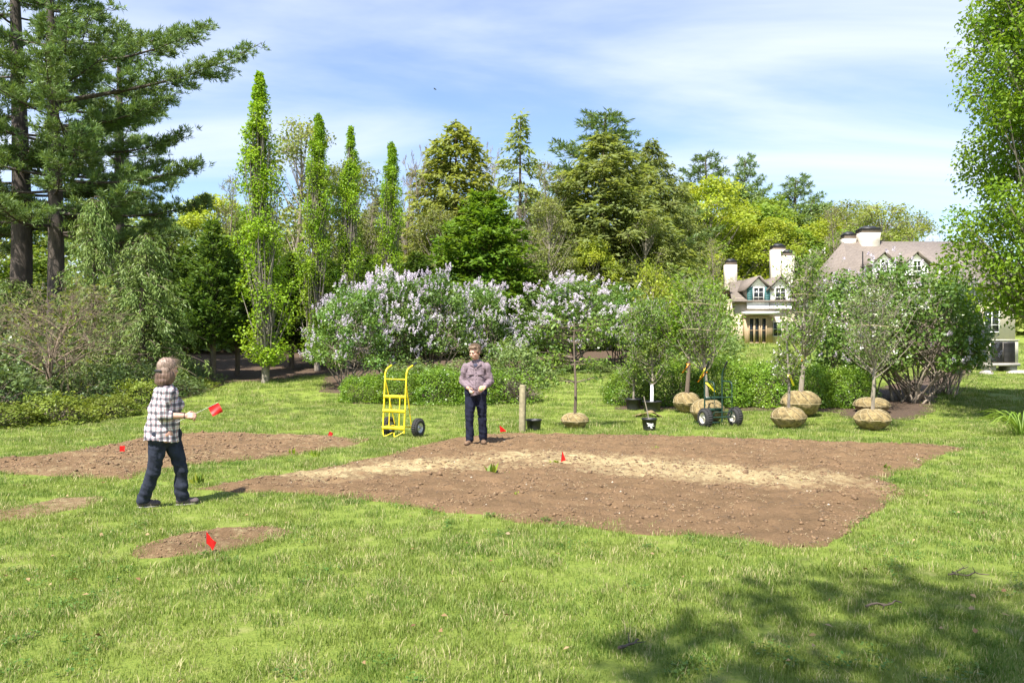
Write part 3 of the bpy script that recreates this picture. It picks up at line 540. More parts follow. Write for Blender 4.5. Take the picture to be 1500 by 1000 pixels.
for px, d, top, w_, lb in [(272, 29.5, 362, 66, 'dark arborvitae next to the broad weeping conifer'), (312, 28.4, 325, 82, 'tallest dark arborvitae left of the columnar trees'), (348, 30, 348, 66, 'dark arborvitae touching the tallest columnar tree'), (427, 33, 372, 74, 'dark arborvitae between the first two columnar trees'), (486, 35, 385, 74, 'dark arborvitae behind the left edge of the lilacs'), (545, 36.5, 375, 80, 'dark arborvitae between the last columnar trees'), (235, 33, 372, 80, 'dark arborvitae standing behind the broad weeping conifer'), (610, 38, 372, 85, 'dark arborvitae behind the top of the long lilac')]:
    plant('arborvitae', AV, lb, 'tree', px, d, top=top, w=w_, cw=1.8, ch=6.0, group='dark arborvitaes')
rng = np.random.default_rng(23)
# evergreens of the wood behind
HM = [conifer(12, 1.0, 3.0, 250, lambda t: np.interp(t, [0, .25, .6, .85, 1], [.9, 1, .82, .5, .06]), .28, .16, .30, .12, 52, .45, .2, L_hem, .34, gap=.12) for _ in range(2)]
SP = conifer(12, .8, 3.0, 240, lambda t: np.interp(t, [0, .3, .7, .9, 1], [1, .95, .66, .32, .05]), .28, .14, .32, .13, 50, .5, .2, L_spr, .36, gap=.10)
SPs = conifer(12, 3.0, 2.2, 120, lambda t: np.interp(t, [0, .3, .7, 1], [.7, .9, .5, .04]), .30, .1, .36, .12, 22, .5, .18, L_hem, .3, gap=.35)
CH = conifer(8, .2, 2.9, 190, lambda t: np.interp(t, [0, .3, .7, 1], [1, .96, .66, .15]), .16, .22, .24, .12, 70, .1, .2, L_cha, .42)
P2 = pine(14, 3.5, 3.8, 64, [], .22, tuft=.30, tw=.05, dens=.85, needles=8)
for nm, me, cw, ch, px, d, top, w_, lb in [
    ('spruce_tree', SP, 6, 12, 668, 47, 180, 160, 'tall olive green spruce right of the bare trees'),
    ('false_cypress', CH, 5.8, 8, 708, 41, 283, 165, 'dense bright green conifer mound behind the lilacs'),
    ('spruce_tree', SPs, 4.4, 12, 762, 56, 166, 100, 'thin dark spruce with gaps standing above the lilacs'),
    ('pine_tree', P2, 6.4, 14, 882, 61, 165, 190, 'pine with tufted top behind the broad hemlock'),
    ('hemlock_tree', HM[0], 6, 12, 884, 48, 196, 190, 'broad olive hemlock above the round lilac'),
    ('hemlock_tree', HM[1], 6, 12, 955, 53, 206, 110, 'dark hemlock to the right of the broad hemlock'),
    ('pine_tree', P2, 6.4, 14, 1035, 92, 226, 120, 'pine rising behind the yellow green maple'),
    ('pine_tree', P2, 6.4, 14, 1093, 92, 230, 85, 'slim pine with feathery top right of the maple'),
    ('pine_tree', P2, 6.4, 14, 1168, 94, 260, 115, 'round topped pine above the left chimneys'),
    ('hemlock_tree', HM[0], 6, 12, 1000, 62, 268, 70, 'hemlock behind the small bare trees near the house'),
    ('hemlock_tree', HM[1], 6, 12, 560, 60, 290, 120, 'hemlock far behind the shortest columnar tree')]:
    plant(nm, me, lb, 'tree', px, d, top=top, w=w_ * 1.35, cw=cw, ch=ch)
DA = broadleaf(10, .6, None, 2.6, 110, .66, 150, .17, .15, L_mid, BK_grey); DB = broadleaf(10, .7, None, 2.6, 100, .64, 140, .16, .14, L_yel, BK_grey)
DC = broadleaf(10, 1.0, lambda t: np.clip(np.interp(t, [0, .4, .8, 1], [.7, 1, .7, .3]), 0, 1), 2.2, 95, .6, 75, .14, .13, L_oli, BK_pale, tw=12); DD = broadleaf(10, .5, None, 2.6, 105, .64, 120, .16, .13, L_gry, BK_grey, tw=8)
BR = [bare_tree(10, 2.6, .13, 5, BK_twig, rmin=.010), bare_tree(10, 2.2, .12, 5, BK_twig, leafy=1500, rmin=.010)]
for nm, me, cw, px, d, top, w_, lb in [
    ('maple_tree', DB, 5.6, 318, 52, 284, 150, 'yellow green tree glowing between pines and columnar trees'),
    ('woodland_tree', DC, 5.0, 432, 42, 170, 135, 'airy olive green tree behind the first columnar trees'),
    ('woodland_tree', DC, 5.0, 528, 48, 228, 110, 'thin olive tree between third and last columnar tree'),
    ('bare_tree', BR[1], 5.0, 338, 44, 205, 80, 'grey half bare tree left of the tallest columnar tree'),
    ('bare_tree', BR[0], 5.2, 612, 46, 172, 100, 'leafless tree between shortest columnar tree and olive spruce'),
    ('bare_tree', BR[0], 5.2, 545, 52, 222, 80, 'leafless tree right of the third columnar tree'),
    ('bare_tree', BR[0], 5.2, 717, 58, 168, 110, 'leafless tree rising behind the olive spruce'),
    ('bare_tree', BR[1], 5.0, 802, 46, 182, 110, 'dark stemmed bare tree left of the broad hemlock'),
    ('woodland_tree', DC, 5.0, 806, 42.5, 285, 85, 'slender olive tree standing in front of the broad hemlock'),
    ('woodland_tree', DC, 5.0, 940, 45, 310, 85, 'slender olive tree in front of the dark hemlock'),
    ('woodland_tree', DB, 5.6, 868, 44, 345, 80, 'low yellow green tree at the foot of the broad hemlock'),
    ('bare_tree', BR[0], 5.2, 598, 52, 190, 90, 'leafless tree just right of the shortest columnar tree'),
    ('bare_tree', BR[1], 5.0, 822, 50, 200, 90, 'half bare tree touching the broad hemlock'),
    ('bare_tree', BR[0], 5.2, 642, 50, 192, 90, 'leafless tree at the left shoulder of the olive spruce'),
    ('bare_tree', BR[0], 5.2, 765, 44, 250, 80, 'small leafless tree right of the conifer mound'),
    ('woodland_tree', DC, 5.0, 632, 43, 300, 95, 'pale yellowish twiggy tree left of the conifer mound'),
    ('woodland_tree', DD, 5.6, 790, 55, 300, 130, 'grey green tree filling the gap behind the round lilac'),
    ('woodland_tree', DC, 5.0, 842, 58, 320, 110, 'olive tree below the broad hemlock'),
    ('maple_tree', DB, 5.6, 1048, 73, 258, 150, 'yellow green maple with domed top left of the house'),
    ('woodland_tree', DC, 5.0, 985, 54, 305, 95, 'small twiggy olive tree below the dark hemlock'),
    ('bare_tree', BR[1], 5.0, 1045, 50, 318, 70, 'pale stemmed small tree in front of the maple'),
    ('woodland_tree', DA, 5.6, 1118, 80, 296, 150, 'fresh green tree behind the left chimney'),
    ('woodland_tree', DA, 5.6, 1150, 78, 330, 130, 'fresh green tree between the left chimneys'),
    ('maple_tree', DB, 5.6, 1205, 78, 318, 130, 'yellow green tree right of the double chimney'),
    ('bare_tree', BR[1], 5.0, 1222, 66, 263, 95, 'tall leafless tree between the two house roofs'),
    ('woodland_tree', DA, 5.6, 1240, 70, 335, 110, 'fresh green tree left of the large roof'),
    ('woodland_tree', DC, 5.0, 1285, 82, 295, 130, 'feathery olive tree behind the roof chimneys'),
    ('woodland_tree', DC, 5.0, 1335, 86, 305, 110, 'feathery pale tree at the right of the roof chimneys'),
    ('bare_tree', BR[0], 5.2, 1378, 80, 318, 90, 'faint leafless tree above the right end of the roof'),
    ('woodland_tree', DA, 5.6, -10, 42, 300, 190, 'leafy green tree glimpsed behind the left pines'),
    ('woodland_tree', DD, 5.6, 130, 46, 310, 190, 'grey green tree seen between the pine trunks'),
    ('woodland_tree', DD, 5.6, 250, 50, 315, 170, 'grey green tree below the pine limbs'),
    ('woodland_tree', DA, 5.6, 900, 66, 330, 170, 'fresh green tree below the tufted pine'),
    ('maple_tree', DB, 5.6, 1085, 78, 300, 120, 'yellow green tree right of the domed maple'),
    ('woodland_tree', DA, 5.6, 1000, 74, 300, 120, 'fresh green tree between dark hemlock and maple'),
    ('maple_tree', DB, 5.6, 1135, 74, 318, 120, 'yellow green tree above the left house roof'),
    ('woodland_tree', DA, 5.6, 1185, 76, 340, 120, 'fresh green tree right behind the double chimney'),
    ('woodland_tree', DC, 5.0, 1250, 88, 300, 130, 'feathery olive tree left of the roof chimneys'),
    ('woodland_tree', DA, 5.6, 370, 50, 300, 130, 'fresh green tree left behind the tallest columnar tree'),
    ('woodland_tree', DC, 5.0, 480, 44, 235, 110, 'olive tree filling between the first and third columnar trees'),
    ('woodland_tree', DD, 5.6, 745, 52, 330, 120, 'grey green tree right of the conifer mound'),
    ('woodland_tree', DA, 5.6, 1130, 88, 284, 120, 'tall fresh green tree on the skyline above the left chimney'),
    ('woodland_tree', DD, 5.6, 1196, 90, 288, 115, 'grey green tree on the skyline right of the double chimney'),
    ('woodland_tree', DC, 5.0, 1256, 96, 288, 115, 'olive tree on the skyline between the two roofs'),
    ('woodland_tree', DD, 5.6, 1072, 92, 268, 115, 'grey green tree on the skyline right of the domed maple'),
    ('woodland_tree', DA, 5.6, 1300, 95, 330, 130, 'fresh green tree hidden behind the large roof')]:
    plant(nm, me, lb, 'tree', px, d, top=top, w=w_ * (1.0 if nm == 'bare_tree' else 1.3), cw=cw, ch=10.2)
RB = bare_tree(2.6, 1.15, .05, 5, BK_twig, up=.2, leafy=2600, Lm=L_yel, spread=1.0, n0=9, zb=.12)
plant('twiggy_shrub', RB, 'round yellowish twiggy shrub between lilacs and house', 'shrub', 960, 39, top=368, w=98, cw=2.6, ch=2.9)
# far wood: reads as one mass
fw = MB(); n = 330; X = rng.uniform(-85, 85, n); Y = rng.uniform(100, 128, n); Zt = gz(X, Y) + np.interp(X, [-85, -40, 0, 40, 85], [17, 15, 12, 8, 6]) * rng.uniform(.4, 1.0, n); clump_leaves(fw, np.stack([X, Y, Zt], -1), rng.uniform(2.0, 4.2, n), 55, 1.05, .68, .4, 1.3)
n = 260; X = rng.uniform(-80, 80, n); Y = rng.uniform(96, 110, n); clump_leaves(fw, np.stack([X, Y, gz(X, Y) + rng.uniform(.5, 6, n)], -1), 3.0, 55, 1.05, .68, .4, 1.1)
tag(fw.build('woodland', L_oli), 'distant mass of spring woodland closing the view', 'woodland', kind='stuff')
# undergrowth along the left wood edge and behind the lilacs
UG = mound(3.2, 2.0, 5200, .17, L_mid, .4, .2, 90, 2.2); UD = mound(3.2, 2.0, 5200, .17, L_gry, .4, .2, 90, 2.2)
for k, (px, d, top, w_, lb) in enumerate([(600, 41, 420, 190, 'leafy undergrowth behind the long lilac hedge'), (690, 42, 425, 190, 'leafy undergrowth below the conifer mound'), (775, 45, 405, 190, 'leafy undergrowth left of the round lilac'), (850, 47, 400, 190, 'leafy undergrowth behind the round lilac'), (930, 46, 405, 170, 'leafy undergrowth behind the green lilac'), (1000, 45, 420, 150, 'leafy undergrowth right of the round twiggy shrub'), (1022, 52, 405, 105, 'leafy undergrowth in front of the maple'), (1015, 38, 455, 130, 'leafy undergrowth close behind the clipped hedge'), (400, 46, 440, 220, 'leafy undergrowth behind the tallest columnar tree'), (300, 44, 420, 220, 'leafy undergrowth behind the dark arborvitaes'), (180, 42, 430, 220, 'leafy undergrowth behind the weeping conifers'), (40, 40, 430, 240, 'leafy undergrowth behind the pine trunks'), (500, 47, 430, 220, 'leafy undergrowth between the columnar trees'), (1240, 56, 415, 170, 'leafy undergrowth between the two house wings'), (1190, 92, 400, 240, 'leafy bank behind the house wings')]):
    plant('woodland_shrub', (UG, UD)[k % 2], lb, 'shrub', px, d, top=top, w=w_, cw=4.2, ch=3.1, group='undergrowth')
rng = np.random.default_rng(24)
# ---- lilacs
LI = [lilac(4.6, 1.6, 100, 105, 300, Fm=M_lilac), lilac(4.6, 1.7, 105, 105, 680, Fm=M_lilac_pale), lilac(4.6, 1.7, 95, 115, 90, Fm=M_lilac_pale)]
for k, px, d, top, w_, lb in [(0, 510, 26.3, 398, 140, 'leftmost lilac with bare forked stems at its foot'), (1, 572, 28.2, 380, 150, 'lilac with pale blossom right of the leftmost lilac'), (0, 636, 29.0, 378, 150, 'lilac in the middle of the long blossoming hedge'), (1, 700, 30.5, 400, 130, 'lilac at the right end of the long blossoming hedge, behind the man'), (1, 838, 33.5, 390, 195, 'round lilac densely covered in pale purple blossom'), (2, 912, 35.5, 402, 125, 'green lilac with few blossoms right of the round lilac'), (2, 962, 34, 425, 90, 'low green lilac behind the potted trees')]:
    plant('lilac_shrub', LI[k], lb, 'lilac', px, d, top=top, w=w_, cw=3.9, ch=4.75, group='lilacs')
LR = lilac(4.4, 1.6, 105, 105, 120, .105, .40, stems=26, bare=260)
for px, d, top, w_, lb in [(1262, 23.0, 366, 190, 'lilac with few purple blossoms above the balled sapling'), (1338, 22.4, 346, 205, 'lilac with many bare grey stems right of the balled sapling'), (1386, 24.5, 370, 120, 'lilac beside the large tree at right')]:
    plant('lilac_shrub', LR, lb, 'lilac', px, d, top=top, w=w_, cw=3.7, ch=4.6, group='lilacs')
# ---- clipped hedges and shrubs
BX = [mound(1.3, .78, 12000, .052, L_box, .16, twig=80) for _ in range(3)]
nth = ['first', 'second', 'third', 'fourth', 'fifth', 'sixth', 'seventh']
for k, (px, d, top, w_) in enumerate([(925, 22.2, 538, 84), (988, 22.0, 526, 92), (1056, 21.8, 523, 96), (1122, 21.7, 528, 92), (1182, 21.6, 532, 88), (1240, 21.5, 536, 84)]):
    plant('boxwood_shrub', BX[k % 3], '%s shrub from the left in the clipped hedge behind the balled trees' % nth[k], 'shrub', px, d, top=top, w=w_, cw=1.62, ch=1.28, group='clipped hedge behind the balled trees')
for k, (px, d, top, w_) in enumerate([(536, 22.9, 548, 80), (588, 22.6, 540, 84), (644, 22.4, 536, 88), (700, 22.5, 538, 86)]):
    plant('boxwood_shrub', BX[(k + 1) % 3], '%s shrub from the left in the clipped hedge behind the yellow hand truck' % nth[k], 'shrub', px, d, top=top, w=w_, cw=1.62, ch=1.28, group='clipped hedge behind the yellow hand truck')
LS = mound(1.3, .8, 2600, .07, L_box, .35, .1, 420)
plant('loose_shrub', LS, 'straggly shrub with bare twigs at the right end of the hedge, beside the man', 'shrub', 752, 22.6, top=540, w=90, cw=1.7, ch=1.3)
GS = mound(1.5, .95, 5200, .085, L_gry, .35, .2, 120)
for px, d, top, w_, lb in [(615, 25.2, 530, 110, 'loose grey green shrub between hedge and lilac stems'), (690, 26, 528, 110, 'grey green shrub just behind the man'), (755, 26.5, 505, 100, 'taller grey green shrub to the right of the man'), (800, 31.5, 530, 80, 'grey green shrub at the foot of the round lilac'), (872, 32.2, 528, 80, 'low grey green shrub right of the foot of the round lilac')]:
    plant('loose_shrub', GS, lb, 'shrub', px, d, top=top, w=w_, cw=2.0, ch=1.5)
RH = mound(1.7, 1.15, 5200, .115, L_rho, .35, .15, 90, 2.2, wid=.36)
for px, d, top, w_, lb in [(-30, 19.5, 520, 190, 'dark rhododendron at the left edge'), (55, 21.5, 548, 150, 'dark rhododendron below the bare shrub'), (135, 22.3, 535, 160, 'dark rhododendron at the foot of the weeping conifers'), (215, 24, 532, 150, 'dark rhododendron behind the woman'), (20, 25, 480, 180, 'tall dark rhododendron behind the bare shrub'), (272, 27.5, 530, 90, 'dark rhododendron right of the woman, below the arborvitae')]:
    plant('rhododendron', RH, lb, 'shrub', px, d, top=top, w=w_, cw=2.4, ch=1.7)
AZ = mound(.85, .72, 4200, .068, L_aza, .3, .08, 110, 2.2, up=.8)
for px, d, top, w_, lb in [(12, 17.4, 590, 105, 'yellow green azalea at the left edge of the lawn'), (85, 18.1, 575, 110, 'largest yellow green azalea along the lawn edge'), (162, 19.6, 578, 85, 'yellow green azalea left of the woman'), (205, 21.8, 556, 85, 'yellow green azalea partly hidden by the woman'), (280, 26.2, 552, 66, 'small yellow green azalea right of the woman\'s head')]:
    plant('azalea', AZ, lb, 'shrub', px, d, top=top, w=w_, cw=1.5, ch=.85, group='azaleas along the lawn edge')
BM = bare_tree(3.0, 1.9, .07, 6, barkmat('brown_twig', (.13, .09, .06), (.30, .23, .16), 16), up=-.15, leafy=900, Lm=L_oli, spread=1.3, n0=15, zb=.2)
plant('bare_shrub', BM, 'wide bare twiggy shrub tangled in front of the weeping conifers', 'shrub', 92, 21.5, top=392, w=270, cw=4.6, ch=3.3)
# ---- the leafy tree on the right and the tree behind the viewer whose shade lies on the lawn
tp = lambda t: np.clip(np.interp(t, [0, .06, .2, .33, .55, .8, 1], [.70, .92, .98, .90, 1, .85, .4]), 0, 1)
RT = broadleaf(12, 2.45, tp, 2.75, 600, .55, 165, .10, .17, L_horn2, BK_grey, squash=.95, tw=2, fill=.5, lean=.1, steep=.5, jit=.2)
plant('beech_tree', RT, 'large bright green leafy tree at the right edge', 'tree', 1592, 17.5, H=12.5, ch=12)
rng = np.random.default_rng(25)
ST = broadleaf(16, 8, None, 3.5, 100, .8, 150, .20, .22, L_horn2, BK_grey, tw=2, fill=.3, jit=.4, lean=.02)
e = empty('shade_tree', (-1.1, -4.85, 0), 1.0); tag(e, 'tree out of view behind the viewer, its dappled shade on the near lawn', 'tree')
for pn, me, ma in ST: obj(pn, me, ma, e)
# ------------------------------------------------------------------ house
m_stucco = plain('cream_stucco', (.72, .60, .46), .9, 0, .08, 3, .2); m_white = plain('white_paint', (.80, .79, .75), .5, 0, .05, 6); m_roof = plain('brown_shingle', (.20, .168, .142), .9, 0, .3, 5, .6)
t = m_roof.node_tree; p = [n for n in t.nodes if n.type == 'BSDF_PRINCIPLED'][0]
bk = N(t, 'ShaderNodeTexBrick'); bk.inputs['Scale'].default_value = 2.4; bk.inputs['Color1'].default_value = (.235, .195, .165, 1); bk.inputs['Color2'].default_value = (.175, .145, .122, 1); bk.inputs['Mortar'].default_value = (.12, .085, .065, 1); bk.inputs['Mortar Size'].default_value = .03
t.links.new(N(t, 'ShaderNodeTexCoord').outputs['Object'], bk.inputs['Vector']); t.links.new(mixc(t, .5, bk.outputs[0], p.inputs['Base Color'].links[0].from_socket), p.inputs['Base Color'])
m_glass, t, p, o = mat('window_glass'); p.inputs['Base Color'].default_value = (.02, .025, .03, 1); p.inputs['Roughness'].default_value = .08
m_teal = plain('teal_shutter', (.06, .17, .17), .5); m_black = plain('black_metal', (.018, .018, .02), .5); m_brickw = plain('painted_brick', (.62, .55, .45), .85, 0, .12, 6, .3); m_tan = plain('tan_frame', (.50, .36, .23), .7)
def prism(mb, pts, y0, y1):
    """polygon in x-z extruded along y"""
    pts = np.array(pts, float); n = len(pts); V = np.concatenate([np.stack([pts[:, 0], np.full(n, y0), pts[:, 1]], -1), np.stack([pts[:, 0], np.full(n, y1), pts[:, 1]], -1)])
    mb.add(V, [[i, (i + 1) % n, n + (i + 1) % n, n + i] for i in range(n)])
    for off, rev in ((0, 0), (n, 1)):
        f = [[off, off + i, off + i + 1] for i in range(1, n - 1)]; mb.f[3].append(np.array([q[::-1] if rev else q for q in f]) + mb.n - 2 * n)
def slab(mb, a, b, c_, d_, th=.12):
    """a four-cornered roof plane with thickness"""
    Q = np.array([a, b, c_, d_], float); nrm = unit(np.cross(Q[1] - Q[0], Q[3] - Q[0])); V = np.concatenate([Q, Q - nrm * th]); mb.add(V, [[0, 1, 2, 3], [7, 6, 5, 4], [0, 4, 5, 1], [1, 5, 6, 2], [2, 6, 7, 3], [3, 7, 4, 0]])
def chimney(root, x, y, z0, z1, wd, flare=1.0, parent_name='chimney'):
    c_ = MB(); h = z1 - z0; V = []
    for z, w_ in ((z0, wd), (z0 + .4 * h, wd), (z1 - .42, wd * flare), (z1 - .42, wd * flare)): V.append([[sx * w_ / 2, sy * w_ / 2 * .8, z] for sx, sy in ((-1, -1), (1, -1), (1, 1), (-1, 1))])
    V = np.array(V[:3]).reshape(-1, 3) + np.array([x, y, 0]); F = [[4 * k + i, 4 * k + (i + 1) % 4, 4 * k + 4 + (i + 1) % 4, 4 * k + 4 + i] for k in range(2) for i in range(4)] + [[8, 9, 10, 11]]
    c_.add(V, F); ch = c_.build(parent_name, m_brickw, root); w2 = wd * flare
    a_ = MB(); box(a_, (x, y, z1 - .30), (w2 * .96, w2 * .78, .235)); a_.build('chimney_vent', plain('vent_stone', (.20, .15, .11), .9), ch)
    k_ = MB(); q = w2 * .545; r = q * .82; z = z1 - .18; V = np.array([[-q, -r, z], [q, -r, z], [q, r, z], [-q, r, z], [-q * .35, -r * .35, z + .26], [q * .35, -r * .35, z + .26], [q * .35, r * .35, z + .26], [-q * .35, r * .35, z + .26]]) + np.array([x, y, 0]); k_.add(V, [[0, 3, 2, 1], [4, 5, 6, 7], [0, 1, 5, 4], [1, 2, 6, 5], [2, 3, 7, 6], [3, 0, 4, 7]]); k_.build('chimney_cap', m_black, ch)
def window(root, x, y, z, wd, ht, nx=2, nz=3, frame=None, shutters=None, name='window'):
    f = MB(); fw = .07
    for dx in (-1, 1): box(f, (x + dx * (wd / 2 - fw / 2), y, z), (fw, .10, ht))
    for dz in (-1, 1): box(f, (x, y, z + dz * (ht / 2 - fw / 2)), (wd - 2 * fw, .098, fw))
    for k in range(1, nx): box(f, (x - wd / 2 + wd * k / nx, y, z), (.035, .06, ht - 2 * fw))
    for k in range(1, nz): box(f, (x, y, z - ht / 2 + ht * k / nz), (wd - 2 * fw, .055, .035))
    fo = f.build(name, frame or m_white, root); g = MB(); box(g, (x, y + .02, z), (wd - 2 * fw, .03, ht - 2 * fw)); g.build('pane', m_glass, fo)
    if shutters:
        for dx in (-1, 1): s_ = MB(); box(s_, (x + dx * (wd / 2 + .24), y - .01, z), (.42, .06, ht)); [box(s_, (x + dx * (wd / 2 + .24), y - .045, z - ht / 2 + ht * (k + .5) / 9), (.34, .02, ht / 14)) for k in range(9)]; s_.build('shutter', shutters, fo)
# left wing, 60 m away
bx, by, bz = at(1150, 60); HS = empty('house', (bx, by, bz)); tag(HS, 'cream house wing with twin gables, teal shutters and brown roof', 'house')
PX = lambda px: (px - 1150) / FPX * 60.0; PZ = lambda py: zof(py, 60) - bz
wl = MB(); x0, x1 = PX(1078), PX(1262); ez = PZ(436); box(wl, ((x0 + x1) / 2, 4.0, (ez - .4) / 2), (x1 - x0, 7.6, ez + .4)); wl.build('wall', m_stucco, HS)
rf = MB(); rz_ = PZ(404); slab(rf, (x0 - .4, -.35, ez - .25), (x1 + .4, -.35, ez - .25), (x1 + .4, 4.0, rz_), (x0 + .5, 4.0, rz_)); slab(rf, (x1 + .4, 8.35, ez - .25), (x0 - .4, 8.35, ez - .25), (x0 + .5, 4.0, rz_), (x1 + .4, 4.0, rz_)); roof_ = rf.build('roof', m_roof, HS)
for pc in (1110, 1142, 1186, 1230):
    g = MB(); c_ = PX(pc); hw = .85; gtop = PZ(406) - .1; gb = PZ(452); gx = MB(); prism(gx, [(c_ - hw, gb), (c_ + hw, gb), (c_ + hw, gtop - hw * 1.02), (c_, gtop), (c_ - hw, gtop - hw * 1.02)], -.14, 3.4); ga = gx.build('gable', m_white, HS)
    r2 = MB(); ov = .22
    for s_ in (-1, 1): slab(r2, *((c_, -.4, gtop + .12), (c_, 3.4, gtop + .12), (c_ + s_ * (hw + ov), 3.4, gtop - (hw + ov) * 1.02 + .12), (c_ + s_ * (hw + ov), -.4, gtop - (hw + ov) * 1.02 + .12))[::s_], th=.1)
    r2.build('gable_roof', m_roof, ga); window(HS, c_, -.19, PZ(432), .85, 1.15, 2, 3, shutters=m_teal if pc == 1110 else None)
fa = MB(); box(fa, (PX(1110), -.55, PZ(459)), (PX(1132) - PX(1084), 1.25, .22)); fa.build('porch_roof', m_white, HS)
pw = MB(); box(pw, (PX(1108), -.32, PZ(485) + .05), (PX(1128) - PX(1088), .55, PZ(463) - PZ(506))); pw.build('porch_wall', m_tan, HS)
for k, pc in enumerate((1097, 1105, 1115)): window(HS, PX(pc), -.64, PZ(484), .42, 1.95, 1, 2, frame=m_tan, name='porch_window')
for pc in (1137, 1165, 1200, 1235): window(HS, PX(pc), -.14 + .3, PZ(482), 1.0, 1.15, 3, 2)
chimney(HS, PX(1091), 4.0, PZ(420), PZ(372), .92); chimney(HS, PX(1169), 4.6, PZ(430), PZ(347), 1.08); chimney(HS, PX(1171), 2.6, PZ(430), PZ(361), .85)
# right wing
bx, by, bz = at(1330, 50); HR = empty('house', (bx, by, bz)); tag(HR, 'cream house with broad brown roof, two dormers and two wide chimneys', 'house')
PX = lambda px: (px - 1330) / FPX * 50.0; PZ = lambda py: zof(py, 50) - bz
x0, x1 = PX(1256), PX(1490); ez = PZ(412); wl = MB(); box(wl, ((x0 + x1) / 2, 4.5, (ez - .4) / 2), (x1 - x0, 8.6, ez + .4)); wl.build('wall', m_stucco, HR)
rz_ = PZ(340); rf = MB(); slab(rf, (x0 - .45, -.4, ez - .3), (x1 + .4, -.4, ez - .3), (x1 + .4, 4.5, rz_), (x0 + 1.0, 4.5, rz_)); slab(rf, (x1 + .4, 9.4, ez - .3), (x0 - .45, 9.4, ez - .3), (x0 + 1.0, 4.5, rz_), (x1 + .4, 4.5, rz_))
slab(rf, (x0 - .45, 9.38, ez - .31), (x0 - .45, -.38, ez - .31), (x0 + .99, 4.49, rz_ - .01), (x0 + .99, 4.51, rz_ - .01)); rf.build('roof', m_roof, HR)
for pc in (1299, 1347):
    c_ = PX(pc); hw = .75; gtop = PZ(371); gb = PZ(402); gx = MB(); prism(gx, [(c_ - hw, gb), (c_ + hw, gb), (c_ + hw, gtop - hw * .95), (c_, gtop), (c_ - hw, gtop - hw * .95)], .35, 4.0); ga = gx.build('dormer', m_white, HR); r2 = MB()
    for s_ in (-1, 1): slab(r2, *((c_, .15, gtop + .12), (c_, 4.0, gtop + .12), (c_ + s_ * .95, 4.0, gtop - .95 * .95 + .12), (c_ + s_ * .95, .15, gtop - .95 * .95 + .12))[::s_], th=.1)
    r2.build('dormer_roof', m_roof, ga); window(HR, c_, .30, PZ(389), .6, .75, 2, 2)
pp = MB(); tube(pp, [(PX(1273), .9, PZ(390)), (PX(1273), .9, PZ(366))], .04, 8); pp.build('vent_pipe', m_black, HR)
chimney(HR, PX(1288), 4.6, PZ(356), PZ(326), .78, 1.08); chimney(HR, PX(1317), 4.4, PZ(356), PZ(318), 1.22, 1.10)
for pc in (1275, 1320, 1365, 1410, 1455): window(HR, PX(pc), .16, PZ(470), 1.0, 1.5, 2, 3)
# ------------------------------------------------------------------ condenser unit by the right tree
m_beige = plain('beige_panel', (.55, .50, .40), .5, 0, .06); m_dark = plain('dark_grille', (.025, .022, .020), .6, 0, .2); m_stone = plain('grey_stone', (.36, .33, .29), .9, 0, .25, 6, .5)
x, y, z = at(1461, 32.5); AC = empty('condenser_unit', (x, y, z), R_(4)); tag(AC, 'beige boxed air unit with dark louvred front on a stone slab', 'air unit')
a_ = MB(); box(a_, (0, 0, .78), (1.22, .8, .92)); a_.build('casing', m_beige, AC); a_ = MB(); box(a_, (0, 0, 1.265), (1.30, .86, .05)); a_.build('lid', m_beige, AC); a_ = MB(); box(a_, (0, 0, .26), (1.34, .9, .12)); a_.build('slab', m_stone, AC)
for dx in (-.45, .45): a_ = MB(); box(a_, (dx, 0, .09), (.3, .7, .22)); a_.build('foot', m_stone, AC)
for sx in (-.28, .245):
    a_ = MB(); box(a_, (sx - .04, -.41, .77), (.50, .03, .84)); g_ = a_.build('grille', m_dark, AC); [box(a_, (0, 0, 0), (0, 0, 0)) for _ in ()]
    for k in range(16): l_ = MB(); box(l_, (sx - .04, -.435, .39 + k * .05), (.48, .018, .02)); l_.build('louvre', m_dark, g_)
def stone(name, loc, s, label, material, group=None):
    m_ = MB(); n = 9; a = np.arange(n) * 6.283 / n; rr = rng.uniform(.75, 1.1, n); V = []
    for zz, q in ((0, 1), (.55, .95), (1, .55)): V.append(np.stack([np.cos(a) * rr * q, np.sin(a) * rr * q, np.full(n, zz)], -1))
    V = np.concatenate(V + [np.array([[0, 0, 1.08]])]) * np.array(s); F = [[k * n + i, k * n + (i + 1) % n, k * n + n + (i + 1) % n, k * n + n + i] for k in range(2) for i in range(n)]; m_.add(V, F); m_.f[3].append(np.array([[2 * n + i, 2 * n + (i + 1) % n, 3 * n] for i in range(n)]))
    o = m_.build(name, material, None, True); o.location = loc; tag(o, label, 'stone', group); return o
x, y, z = at(1445, 31.2); stone('edging_stone', (x, y, z - .03), (.28, .2, .16), 'low stone on the grass in front of the air unit', m_stone)
x, y, z = at(1495, 31.5); stone('edging_stone', (x, y, z - .03), (.55, .3, .14), 'flat pale stone at the right edge beside the air unit', m_stone)
# arching dry branch by the stone
b_ = MB(); x, y, z = at(1437, 30.8); tube(b_, [(x + .45 * math.cos(q), y, z + .38 * math.sin(q)) for q in np.linspace(.2, 2.9, 9)], .02, 5); tag(b_.build('dry_branch', BK_pale), 'arched pale dry branch beside the air unit', 'branch')
